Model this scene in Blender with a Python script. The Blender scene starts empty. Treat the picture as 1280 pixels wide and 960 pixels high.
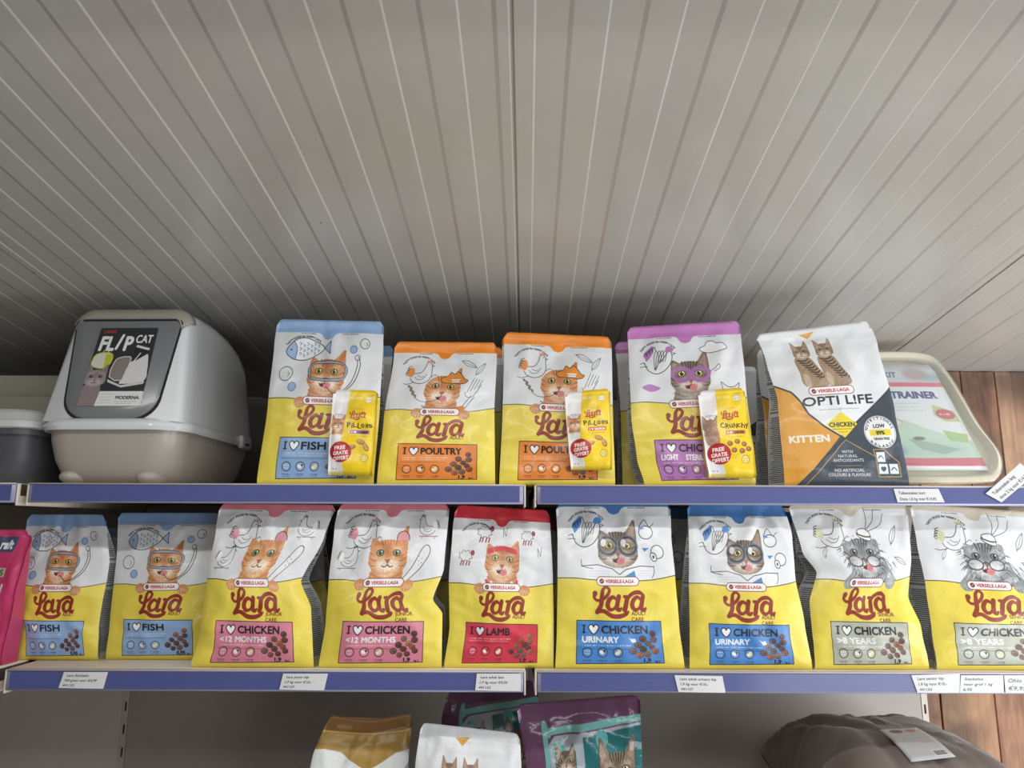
import bpy, bmesh, math, random
import numpy as np
from mathutils import Vector, Matrix, noise
PI = math.pi
C = bpy.context.scene.collection
SC = bpy.context.scene

# ---------------------------------------------------------------- camera
F, PITCH, ROLL, CZ = 950., math.radians(10.6), math.radians(.2), 1.65
fw = Vector((0, math.cos(PITCH), math.sin(PITCH)))
r0 = Vector((1, 0, 0)); u0 = r0.cross(fw)
rt = (r0*math.cos(ROLL)+u0*math.sin(ROLL)).normalized(); up = rt.cross(fw).normalized()
cam_d = bpy.data.cameras.new('camera'); cam = bpy.data.objects.new('camera', cam_d); C.objects.link(cam)
cam_d.sensor_width = 36; cam_d.lens = F/1280*36; cam_d.clip_start = .02; cam_d.clip_end = 50
cam.matrix_world = Matrix.Translation((0, 0, CZ)) @ Matrix((rt, up, -fw)).transposed().to_4x4()
SC.camera = cam
def at(px, py, Y):
    """world point at depth Y (metres behind the lens plane) for a measured direction"""
    d = fw + rt*((px-640)/F) + up*((480-py)/F)
    return Vector((0, 0, CZ)) + d*(Y/d.y)

# ---------------------------------------------------------------- light
w = bpy.data.worlds.new('world'); SC.world = w; w.use_nodes = True
w.node_tree.nodes['Background'].inputs[0].default_value = (.93, .95, 1, 1)
w.node_tree.nodes['Background'].inputs[1].default_value = .085
def area(name, loc, to, sx, sy, e, col):
    l = bpy.data.lights.new(name, 'AREA'); l.shape = 'RECTANGLE'; l.size = sx; l.size_y = sy; l.energy = e; l.color = col
    o = bpy.data.objects.new(name, l); C.objects.link(o); o.location = loc
    o.rotation_euler = (Vector(to)-Vector(loc)).to_track_quat('-Z', 'Y').to_euler(); return o
# fluorescent luminaire on the sloping ceiling just above the photographer
area('ceiling_light', (-.02, .74, CZ+.600), (-.02, .83, CZ-.4), 2.0, .05, 10, (1, .97, .93))
# broad unseen fill light added overhead, behind the photographer
area('overhead_fill', (.2, -.5, CZ+.70), (.2, -.48, CZ-1.2), 2.4, .5, 16, (1, .98, .95))
# daylight: open shop door at the right end of the shelving
area('door_daylight', (2.15, .85, CZ-.45), (0, 1.6, CZ-.1), 1.0, 1.5, 33, (.96, .98, 1))
area('upward_fill', (2.5, -1.9, CZ-.75), (.3, 1.3, CZ+.55), 2.0, 1.2, 35, (.96, .98, 1))  # unseen fill added low behind, tilted up to brighten the ceiling
SC.view_settings.view_transform = 'Standard'; SC.view_settings.look = 'None'
SC.view_settings.exposure = 0.; SC.view_settings.gamma = 1.; SC.view_settings.use_curve_mapping = False
# ---------------------------------------------------------------- print artwork: procedural raster painter
_G = {}
def glyph(ch):
    """outline loops and advance of one character of Blender's built-in font"""
    if ch in _G: return _G[ch]
    def mesh_of(s):
        cu = bpy.data.curves.new('glyph', 'FONT'); cu.body = s; cu.resolution_u = 3
        o = bpy.data.objects.new('glyph', cu); C.objects.link(o)
        bpy.context.view_layer.update()
        me = o.to_mesh()
        E = {}
        for p in me.polygons:
            vs = list(p.vertices)
            for a, b in zip(vs, vs[1:] + vs[:1]):
                k = (min(a, b), max(a, b)); E[k] = E.get(k, 0) + 1
        co = [tuple(v.co[:2]) for v in me.vertices]
        ed = [(co[a], co[b]) for (a, b), n in E.items() if n == 1]
        o.to_mesh_clear(); bpy.data.objects.remove(o); bpy.data.curves.remove(cu)
        return np.array(ed, dtype=float).reshape(-1, 2, 2)
    e = mesh_of(ch) if ch != ' ' else np.zeros((0, 2, 2))
    if ch == ' ': adv = .3
    else:
        adv = (mesh_of(ch + 'I')[..., 0].max() - mesh_of('I')[..., 0].max())
    _G[ch] = (e, adv)
    return _G[ch]

def cat_rom(pts, n=6, closed=False):
    P = np.array(pts, float)
    if closed: Q = np.vstack([P[-1], P, P[0], P[1]])
    else: Q = np.vstack([2*P[0]-P[1], P, 2*P[-1]-P[-2]])
    out = []
    for i in range(1, len(Q)-2):
        for t in np.linspace(0, 1, n, endpoint=False):
            a, b, c, d = Q[i-1], Q[i], Q[i+1], Q[i+2]
            out.append(.5*(2*b + (c-a)*t + (2*a-5*b+4*c-d)*t*t + (3*b-a-3*c+d)*t**3))
    if not closed: out.append(P[-1])
    return np.array(out)

def rgb(c):
    if isinstance(c, str):
        return np.array([int(c[i:i+2], 16)/255 for i in (0, 2, 4)], np.float32)
    return np.array(c, np.float32)

class Canvas:
    """units: width 100, y downwards; k pixels per unit"""
    def __init__(s, hu, px, bg, wu=100.):
        s.k = px/wu; s.w = px; s.h = int(round(hu*s.k)); s.hu = hu
        s.a = np.empty((s.h, s.w, 3), np.float32); s.a[:] = rgb(bg)
        s.rs = np.random.RandomState(7)
        s.T = None
    def tf(s, p):
        p = np.asarray(p, float)
        if s.T is not None:
            cx, cy, sc, an = s.T
            c_, s_ = math.cos(an)*sc, math.sin(an)*sc
            p = np.stack([cx + p[..., 0]*c_ - p[..., 1]*s_, cy + p[..., 0]*s_ + p[..., 1]*c_], -1)
        return p*s.k
    def ls(s): return s.k*(s.T[2] if s.T is not None else 1)
    def put(s, x0, y0, cov, col, al=1.):
        h, w = cov.shape
        X0, Y0 = max(x0, 0), max(y0, 0); X1, Y1 = min(x0+w, s.w), min(y0+h, s.h)
        if X1 <= X0 or Y1 <= Y0: return
        cv = (cov[Y0-y0:Y1-y0, X0-x0:X1-x0]*al)[..., None]
        s.a[Y0:Y1, X0:X1] = s.a[Y0:Y1, X0:X1]*(1-cv) + rgb(col)*cv
    def edges(s, E, col, al=1., bold=0.):
        """even-odd fill of edge soup E (n,2,2) in pixels"""
        if len(E) == 0: return
        S = 4; pd = 2+int(bold+1)
        x0 = int(math.floor(E[..., 0].min()))-pd; x1 = int(math.ceil(E[..., 0].max()))+pd+1
        y0 = int(math.floor(E[..., 1].min()))-pd; y1 = int(math.ceil(E[..., 1].max()))+pd+1
        if x1 < 0 or y1 < 0 or x0 > s.w or y0 > s.h: return
        W, H = (x1-x0)*S, (y1-y0)*S
        A = (E[:, 0]-[x0, y0])*S; B = (E[:, 1]-[x0, y0])*S
        sw = A[:, 1] > B[:, 1]; A[sw], B[sw] = B[sw].copy(), A[sw].copy()
        r0 = np.ceil(A[:, 1]-.5).astype(int); r1 = np.ceil(B[:, 1]-.5).astype(int)
        n = np.maximum(r1-r0, 0)
        i = np.repeat(np.arange(len(n)), n)
        if len(i) == 0: return
        off = np.arange(len(i)) - np.repeat(np.cumsum(n)-n, n)
        r = r0[i]+off
        t = (r+.5-A[i, 1])/(B[i, 1]-A[i, 1])
        x = np.clip(np.ceil(A[i, 0]+(B[i, 0]-A[i, 0])*t-.5).astype(int), 0, W-1)
        F = np.zeros((H, W), np.int32); np.add.at(F, (np.clip(r, 0, H-1), x), 1)
        M = (np.cumsum(F, 1) % 2).astype(np.float32)
        if bold > 0:
            b = max(1, int(round(bold*S))); M0 = M.copy()
            for dx, dy in ((b, 0), (-b, 0), (0, b), (0, -b), (b*7//10, b*7//10), (-b*7//10, b*7//10), (b*7//10, -b*7//10), (-b*7//10, -b*7//10)):
                M = np.maximum(M, np.roll(np.roll(M0, dx, 1), dy, 0))
        s.put(x0, y0, M.reshape(H//S, S, W//S, S).mean((1, 3)), col, al)
    def poly(s, loops, col, al=1., smooth=0):
        if np.ndim(loops[0][0]) == 0: loops = [loops]
        E = []
        for l in loops:
            p = cat_rom(l, smooth, True) if smooth else np.array(l, float)
            p = s.tf(p); E.append(np.stack([p, np.roll(p, -1, 0)], 1))
        s.edges(np.concatenate(E), col, al)
    def rect(s, x0, y0, x1, y1, col, al=1.): s.poly([(x0, y0), (x1, y0), (x1, y1), (x0, y1)], col, al)
    def stroke(s, pts, w, col, al=1., smooth=0, closed=False):
        p = np.array(pts, float)
        if col is INK and np.ndim(w) == 0 and w < 1.1: w *= .8
        ws = np.full(len(p), float(w)) if np.ndim(w) == 0 else np.array(w, float)
        if smooth:
            q = cat_rom(p, smooth, closed); m = len(p) if closed else len(p)-1
            ws = np.interp(np.linspace(0, m, len(q)), np.arange(len(ws)), ws); p = q
        elif closed: p = np.vstack([p, p[:1]]); ws = np.append(ws, ws[0])
        if smooth and closed: p = np.vstack([p, p[:1]]); ws = np.append(ws, ws[0])
        p = s.tf(p); ws = ws*s.ls()/2
        m = ws.max()+2
        x0, y0 = np.floor(p.min(0)-m).astype(int); x1, y1 = np.ceil(p.max(0)+m).astype(int)
        x0, y0 = max(x0, 0), max(y0, 0); x1, y1 = min(x1, s.w), min(y1, s.h)
        if x1 <= x0 or y1 <= y0: return
        cov = np.zeros((y1-y0, x1-x0), np.float32)
        for j in range(len(p)-1):
            a, b = p[j], p[j+1]; mm = max(ws[j], ws[j+1])+1.5
            u0, v0 = max(int(min(a[0], b[0])-mm), x0), max(int(min(a[1], b[1])-mm), y0)
            u1, v1 = min(int(max(a[0], b[0])+mm)+2, x1), min(int(max(a[1], b[1])+mm)+2, y1)
            if u1 <= u0 or v1 <= v0: continue
            X = np.arange(u0, u1)[None]+.5; Y = np.arange(v0, v1)[:, None]+.5
            d = b-a; L = float(d@d)+1e-9
            t = np.clip(((X-a[0])*d[0]+(Y-a[1])*d[1])/L, 0, 1)
            D = np.hypot(X-a[0]-t*d[0], Y-a[1]-t*d[1])
            r = ws[j]+(ws[j+1]-ws[j])*t
            c = np.clip(r-D+.5, 0, 1)
            if r.max() < .5: c = c*np.clip(r*2, .3, 1)
            sub = cov[v0-y0:v1-y0, u0-x0:u1-x0]; np.maximum(sub, c, out=sub)
        s.put(x0, y0, cov, col, al)
    def ell(s, cx, cy, rx, ry, col, al=1., rot=0., soft=0., line=None, lw=.6):
        if s.T is not None:
            cx, cy = s.tf((cx, cy))/s.k; sc = s.T[2]; rot += s.T[3]
            rx, ry, soft, lw = rx*sc, ry*sc, soft*sc, lw*sc
        k = s.k; R = (max(rx, ry)+soft+lw)*k+3
        x0, y0, x1, y1 = int(cx*k-R), int(cy*k-R), int(cx*k+R)+1, int(cy*k+R)+1
        X = np.arange(x0, x1)[None]+.5-cx*k; Y = np.arange(y0, y1)[:, None]+.5-cy*k
        c_, s_ = math.cos(rot), math.sin(rot)
        u = (X*c_+Y*s_)/(rx*k); v = (-X*s_+Y*c_)/(ry*k)
        q = np.sqrt(u*u+v*v)+1e-6
        g = np.sqrt((u/(rx*k))**2+(v/(ry*k))**2)/q+1e-9
        d = (q-1)/g
        if col is not None: s.put(x0, y0, np.clip(.5-d/(1+2*soft*k), 0, 1), col, al)
        if line is not None: s.put(x0, y0, np.clip(max(lw*k, 1)/2-np.abs(d)+.5, 0, 1), line)
    def text(s, t, x, y, cap, col, w=None, al=1., bold=0., shear=0., align='l', arc=None, gap=0.):
        """baseline left at (x, y); cap = cap height in units; w fits the width; arc=(cx,cy,r,mid angle) sets it round a circle"""
        es, cur = [], 0.
        for ch in t:
            e, adv = glyph(ch)
            if len(e): f = e.copy(); f[..., 0] += cur; es.append(f)
            cur += adv+gap
        if not es: return
        E = np.concatenate(es); k = cap/.73
        E[..., 0] += E[..., 1]*shear
        mn = E[..., 0].min(); ex = E[..., 0].max()-mn
        sx = k if w is None else w/ex
        X = (E[..., 0]-mn)*sx; Y = -E[..., 1]*k
        wd = ex*sx
        X = X - (wd/2 if align == 'c' else wd if align == 'r' else 0)
        if arc:
            cx, cy, r, mid = arc; th = mid + X/r
            P = np.stack([cx+(r-Y)*np.sin(th), cy-(r-Y)*np.cos(th)], -1)
        else: P = np.stack([X+x, Y+y], -1)
        s.edges(s.tf(P), col, al, bold*s.ls())
    def scribble(s, x0, x1, y, h, col, al=.8, seed=1):
        """a line of print too small to read: ragged marks"""
        r = random.Random(seed); x = x0
        while x < x1:
            w = r.uniform(.5, 1.2)*h
            if x+w > x1: break
            s.rect(x, y-h/2*r.uniform(.6, 1), x+w, y+h/2*r.uniform(.6, 1), col, al*r.uniform(.5, 1))
            x += w+h*.35
            if r.random() < .18: x += h*.7
    def fur(s, before, amp=.16, ang=0.):
        m = np.abs(s.a-before).sum(2) > .004
        if not m.any(): return
        n = s.rs.rand(s.h, s.w).astype(np.float32)-.5
        n = sum(np.roll(n, i, 0) for i in range(7))/2.6
        n = (n+np.roll(n, 1, 1))*.8
        s.a[m] *= (1+amp*n[m])[:, None]
        np.clip(s.a, 0, 1, out=s.a)
    def image(s, name):
        im = bpy.data.images.new(name, s.w, s.h, alpha=False)
        buf = np.ones((s.h, s.w, 4), np.float32); buf[..., :3] = s.a[::-1]
        im.pixels.foreach_set(buf.ravel()); im.update(); im.pack()
        return im

INK = '27262b'
def lara_logo(c, x, y, w, col='8e3226'):
    """script wordmark; (x,y) top left, w width"""
    T0 = c.T; c.T = (x, y, w/100., 0) if T0 is None else T0
    c.stroke([(5, 10), (3, 17), (9, 22), (18, 20), (27, 13), (31, 4), (25, -1), (19, 4), (17, 16), (15, 30), (8, 42)], [8, 5, 5, 6, 6, 5.5, 5, 6, 8, 8, 8], col, smooth=7)
    c.ell(4.5, 10, 4.6, 4.6, col)
    c.stroke([(8, 42), (20, 40), (34, 48), (48, 49), (60, 45), (64, 41)], [6, 7, 8, 8, 6.5, 4], col, smooth=7)
    for ax in (38, 83):
        c.stroke([(ax+6, 20), (ax-1, 16), (ax-8, 21), (ax-11, 30), (ax-7, 37), (ax, 36), (ax+6, 29)], [5, 6.5, 8, 8.5, 7, 5, 4.5], col, smooth=7)
        c.stroke([(ax+10, 15), (ax+7, 27), (ax+6, 35), (ax+10, 38), (ax+14, 35)], [8, 8, 8, 7, 4], col, smooth=7)
    c.stroke([(58, 15), (63, 17), (61, 27), (58, 38)], [5, 8, 8.5, 8.5], col, smooth=7)
    c.stroke([(62, 24), (67, 15), (76, 9), (86, 8), (94, 12)], [4, 6.5, 7, 7.5, 4.5], col, smooth=7)
    c.T = T0

CATS = {'kit_tabby': dict(base='a48a70', dark='4d4036', light='e0d2c0', iris='8a8a60', ear='b08c7c'),
        'ginger': dict(base='cb8d5c', dark='9a5a32', light='ecdccb', iris='b3ad52', ear='c77a55'),
        'kitten': dict(base='d59257', dark='b06530', light='f0e0cc', iris='7f957a', ear='d58c5c'),
        'tabby': dict(base='857464', dark='3d342d', light='d9cfc3', iris='d6c678', ear='a28a7e'),
        'grey': dict(base='8f9396', dark='45494e', light='d3d6d8', iris='737a80', ear='85888a'),
        'plain': dict(base='96888a', dark='6d6164', light='b5aaac', iris='5a6064', ear='8a7a7c')}
def cat(c, cx, cy, sc, kind, rot=0., neck=True, tongue=True, ears=(1, 1), neckbot=22):
    K = CATS[kind]; T0 = c.T; B = c.a.copy()
    c.T = (cx, cy, sc, 0)
    if neck:
        c.poly([(-13, 4), (-13.5, 12), (-16, neckbot), (16, neckbot), (14, 12), (14, 2)], K['base'])
        c.ell(0, 12, 7, 7, K['light'], .5, soft=3)
        for i in range(4):
            for sg in (-1, 1): c.stroke([(sg*14, 9+i*4), (sg*7, 12+i*4), (sg*3, 12.5+i*4)], [1.6, 1.3, .4], K['dark'], .45, smooth=4)
    c.T = (cx, cy, sc, rot)
    for sg, on in zip((-1, 1), ears):
        if not on: continue
        t_ = -9-13*on
        c.poly([(sg*4, -9), (sg*13.2, t_), (sg*15.4, t_), (sg*16, -3)], K['base'])
        c.poly([(sg*8, -10), (sg*13.3, t_+2.5), (sg*14.6, t_+3), (sg*14.4, -7)], K['ear'])
        c.stroke([(sg*13.8, t_+.5), (sg*15.8, t_+8*on), (sg*16, -5)], .7, K['dark'], .6)
    c.ell(0, 0, 16.6, 13.4, K['base']); c.ell(0, 3.5, 16.8, 10.6, K['base'])
    if kind == 'grey':
        r = random.Random(3)
        for i in range(90):
            a = r.uniform(0, 2*PI); q = r.uniform(11, 19)
            x, y = q*math.cos(a)*1.05, q*math.sin(a)*.85
            c.stroke([(x, y), (x*1.22, y*1.15+2.4)], [1.2, .3], r.choice([K['base'], K['dark'], K['light'], K['base']]), .8)
    c.ell(0, 7, 10.5, 6, K['light'], .9, soft=2.5)
    c.ell(-8, -6.5, 4.5, 2, K['light'], .35, soft=1); c.ell(8, -6.5, 4.5, 2, K['light'], .35, soft=1)
    c.ell(0, -3, 2.6, 6, K['dark'], .28, soft=1.5)
    if kind != 'plain':
        for x in (-5.5, -3.2, -1.1, 1.1, 3.2, 5.5): c.stroke([(x*1.2, -12.6), (x*.95, -9), (x*.75, -6)], [1.3, 1.1, .3], K['dark'], .75, smooth=3)
        for sg in (-1, 1):
            for j in range(3): c.stroke([(sg*16, -3+j*4.2), (sg*12.5, -1+j*4.4), (sg*9.4, 0+j*3.4)], [1.5, 1.3, .3], K['dark'], .6, smooth=3)
    c.fur(B, .2)
    for sg in (-1, 1):
        c.ell(sg*7.2, -2.8, 3.4, 2.7, '2a221c', rot=sg*.14); c.ell(sg*7.2, -2.8, 2.8, 2.2, K['iris'], rot=sg*.14)
        c.ell(sg*7.1, -2.8, 1.1 if kind != 'tabby' else 1.5, 1.8, '14100e'); c.ell(sg*7.1+.9, -3.9, .6, .6, 'ffffff')
    nz = 'b26050' if kind != 'grey' else '8d6f70'
    c.poly([(-2.5, 2.2), (2.5, 2.2), (.9, 5), (-.9, 5)], nz)
    c.stroke([(0, 4.8), (0, 6.8)], .6, '4a2c26')
    c.stroke([(-4.8, 7.6), (-2.2, 8.2), (0, 6.8), (2.2, 8.2), (4.8, 7.6)], .8, '4a2c26', smooth=4)
    if tongue:
        c.ell(-.5, 8.8, 4.2, 1.7, '5d2a2a'); c.ell(1.9, 9.0, 3.4, 2.7, 'd98488', rot=-.4); c.stroke([(.6, 9.6), (3.4, 8.2)], .4, 'b25a62', .7)
    for sg in (-1, 1):
        for j in range(3): c.stroke([(sg*4, 6+j), (sg*17, 3+j*3)], .22, 'f6f2ea', .55)
    c.T = T0
def cat_paws(c, kind, paws):
    K = CATS[kind]
    if paws:
        B = c.a.copy()
        for px, py in paws:
            c.ell(px, py, 5.6, 4.6, K['base']); c.ell(px, py+1.4, 4.6, 2.6, K['light'], .3, soft=1)
            for j in (-1, 0, 1): c.stroke([(px+j*2.4, py+1.2), (px+j*2.6, py+4.2)], .5, K['dark'], .55)
        c.fur(B, .16)

def doodle_chicken(c, x, y, s, tint, fancy=False, flip=1, board=False):
    T0 = c.T; c.T = (x, y, s, 0)
    f = lambda P: [(px*flip, py) for px, py in P]
    if fancy:
        c.poly(f([(-11, -1), (-12, -6), (-8, -10), (-4, -13), (-3, -9), (-6, -3), (-10, 1)]), tint, smooth=4)
        for i in range(4): c.stroke(f([(-12+i*2.6, -4-i*2), (-10+i*2.6, -7-i*1.6), (-9+i*2.6, -4-i*1.6)]), .8, INK, smooth=3)
        for i in range(4): c.stroke(f([(-3+i*.4, 9), (-3+i*2.2, -2), (-1+i*2.8, -8), (1+i*2.4, -4), (1+i*1.8, 2)]), .55, INK, smooth=4)
        c.stroke(f([(-12, 2), (-9, 9), (-2, 12.5), (6, 10), (12, 3), (13.5, -4), (11, -8), (7, -3), (2, 3)]), .8, INK, smooth=6)
        c.stroke(f([(-16, 6), (-12, 5.5), (-9, 6)]), .6, INK); c.stroke(f([(-16, 3), (-13, 2), (-11, 4)]), .6, INK)
        c.poly(f([(8, -7), (8.5, -11), (12, -12), (15, -10), (14, -7)]), tint, smooth=4)
        c.stroke(f([(14, -6), (17, -5.5), (14, -4)]), .6, INK)
    else:
        c.poly(f([(-8, 3), (-13, 0), (-12, -5), (-9, -8), (-6, -7), (-5, -2)]), tint, .9, smooth=4)
        for i in range(4): c.stroke(f([(-13+i*.6, 1-i*2.4), (-15+i*.8, -1-i*2.4), (-12.6+i*1.2, -2.4-i*2.4)]), .8, INK, smooth=3)
        c.stroke(f([(-5, -1), (2, -2), (6, -7), (8, -13), (11, -14.5), (13.5, -12), (14, -5), (14, 2), (10, 8), (2, 10.5), (-6, 8), (-9, 4)]), .75, INK, smooth=6)
        c.stroke(f([(-4, 3), (0, 6), (5, 5), (9, 0)]), .55, INK, smooth=4); c.stroke(f([(-1, 1), (3, 3), (6, 2)]), .5, INK, smooth=4)
        c.stroke(f([(8.5, -13), (8, -16), (10.4, -15), (11, -17.4), (13, -14.5)]), 1., tint if tint != 'ffffff' else INK, smooth=3)
        c.stroke(f([(13.5, -11), (16.5, -10), (13.8, -9)]), .55, INK); c.ell(flip*11.6, -11.6, .5, .5, INK)
        if not board:
            c.stroke(f([(14, 3), (18, 0), (20, 1)]), .6, INK); c.stroke(f([(-4, 9), (-12, 11), (-16, 10)]), .6, INK)
    if board:
        c.stroke([(-13, 12), (13, 12)], 1.2, '9a6f74'); c.ell(-9, 14, 1.4, 1.4, 'd8b3b4'); c.ell(9, 14, 1.4, 1.4, 'd8b3b4')
    c.T = T0

def doodle_sheep(c, x, y, s, col='8f3a44'):
    T0 = c.T; c.T = (x, y, s, 0)
    pts = [(7*math.cos(a)+(.9 if i % 2 else -.9)*math.cos(a), 4.8*math.sin(a)+(.9 if i % 2 else -.9)*math.sin(a)) for i, a in enumerate(np.linspace(0, 2*PI, 17)[:-1])]
    c.stroke(pts, .55, INK, smooth=3, closed=True)
    c.ell(7.4, -3, 2.2, 2.6, col)
    for lx in (-4, -1.5, 2, 5): c.stroke([(lx, 5), (lx-1, 8.6)], 1.3, col)
    c.T = T0

def bubble(c, x, y, r, fill=None):
    c.ell(x, y, r, r, fill, line=INK, lw=.5)
    c.stroke([(x+r*.35, y+r*.45), (x+r*.55, y), (x+r*.25, y-r*.2)], .5, INK, smooth=3)

def leaf(c, x, y, an, s=1.):
    T0 = c.T; c.T = (x, y, s, an)
    c.stroke([(-8, 0), (-3, -2.4), (3, -2), (8, 0), (3, 1.8), (-3, 2), (-8, 0)], .5, INK, smooth=3); c.stroke([(-9, .2), (9, -.2)], .4, INK, .8)
    c.T = T0

def kibbles(c, x, y, s, seed, cols=('7a4a38', '5a3b34', '6a5148', '8c5a40', '4f4038')):
    r = random.Random(seed)
    for px, py in [(12, -12), (12.5, -6), (4, -7), (8, -2.5), (0, -1), (11, 1), (4, 3), (-4, 5), (13, 5), (7, 8), (1, 9)]:
        rx = r.uniform(3.1, 3.8)*s; col = rgb(r.choice(cols))*1.12; X, Y = x-4+px*s*1.3, y+py*s
        c.ell(X, Y, rx, rx*.86, col*.72); c.ell(X-.3*s, Y-.4*s, rx*.82, rx*.66, col*1.12, .9, soft=.4)
        c.ell(X+.4*s, Y+.3*s, rx*.25, rx*.2, col*.6)

def icons(c, x, y, dx, r, line, seed=2):
    for i in range(3):
        X = x+i*dx
        c.ell(X, y, r, r, 'ffffff', .12, line=line, lw=.6)
        if i == 0: c.scribble(X-r*.75, X+r*.75, y-.3*r, r*.35, 'f4f0ea', seed=seed); c.scribble(X-r*.5, X+r*.6, y+.3*r, r*.3, 'f4f0ea', seed=seed+1)
        if i == 1: c.ell(X-.2*r, y, r*.55, r*.35, 'f5efe2', rot=.7); c.ell(X+.4*r, y-.3*r, r*.2, r*.25, line)
        if i == 2: c.ell(X+.1*r, y, r*.4, r*.62, 'f0e29a', rot=.5); c.ell(X-.35*r, y+.2*r, r*.25, r*.35, 'f5efe2')
        c.scribble(X-r*1., X+r*1., y+r*1.75, r*.3, INK, .7, seed+i)
        c.scribble(X-r*.7, X+r*.8, y+r*2.15, r*.25, INK, .6, seed+i+5)

def pill(c, x0, x1, y, r, col='b03a4a'):
    c.stroke([(x0+r, y), (x1-r, y)], 2*r+1.1, '6f3038'); c.stroke([(x0+r, y), (x1-r, y)], 2*r, 'f3f0ee')
    c.ell(x0+r*1.25, y, r*.62, r*.62, '7a2a35'); c.stroke([(x0+r*.9, y+r*.2), (x0+r*1.6, y-r*.2)], .35, 'f3f0ee')
    c.text('VERSELE-LAGA', x0+r*2.3, y+r*.42, r*.86, col, w=(x1-x0)-r*3.6, bold=.12)

def heart(c, x, y, s, fill='f2f4f6', line=INK):
    P = [(x, y+4.6*s), (x-3.6*s, y+1.2*s), (x-4.8*s, y-2*s), (x-3*s, y-4.2*s), (x-.9*s, y-3.6*s), (x, y-2*s), (x+.9*s, y-3.6*s), (x+3*s, y-4.2*s), (x+4.8*s, y-2*s), (x+3.6*s, y+1.2*s)]
    c.poly(P, fill, smooth=4); c.stroke(P, 1., line, smooth=4, closed=True)

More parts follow.
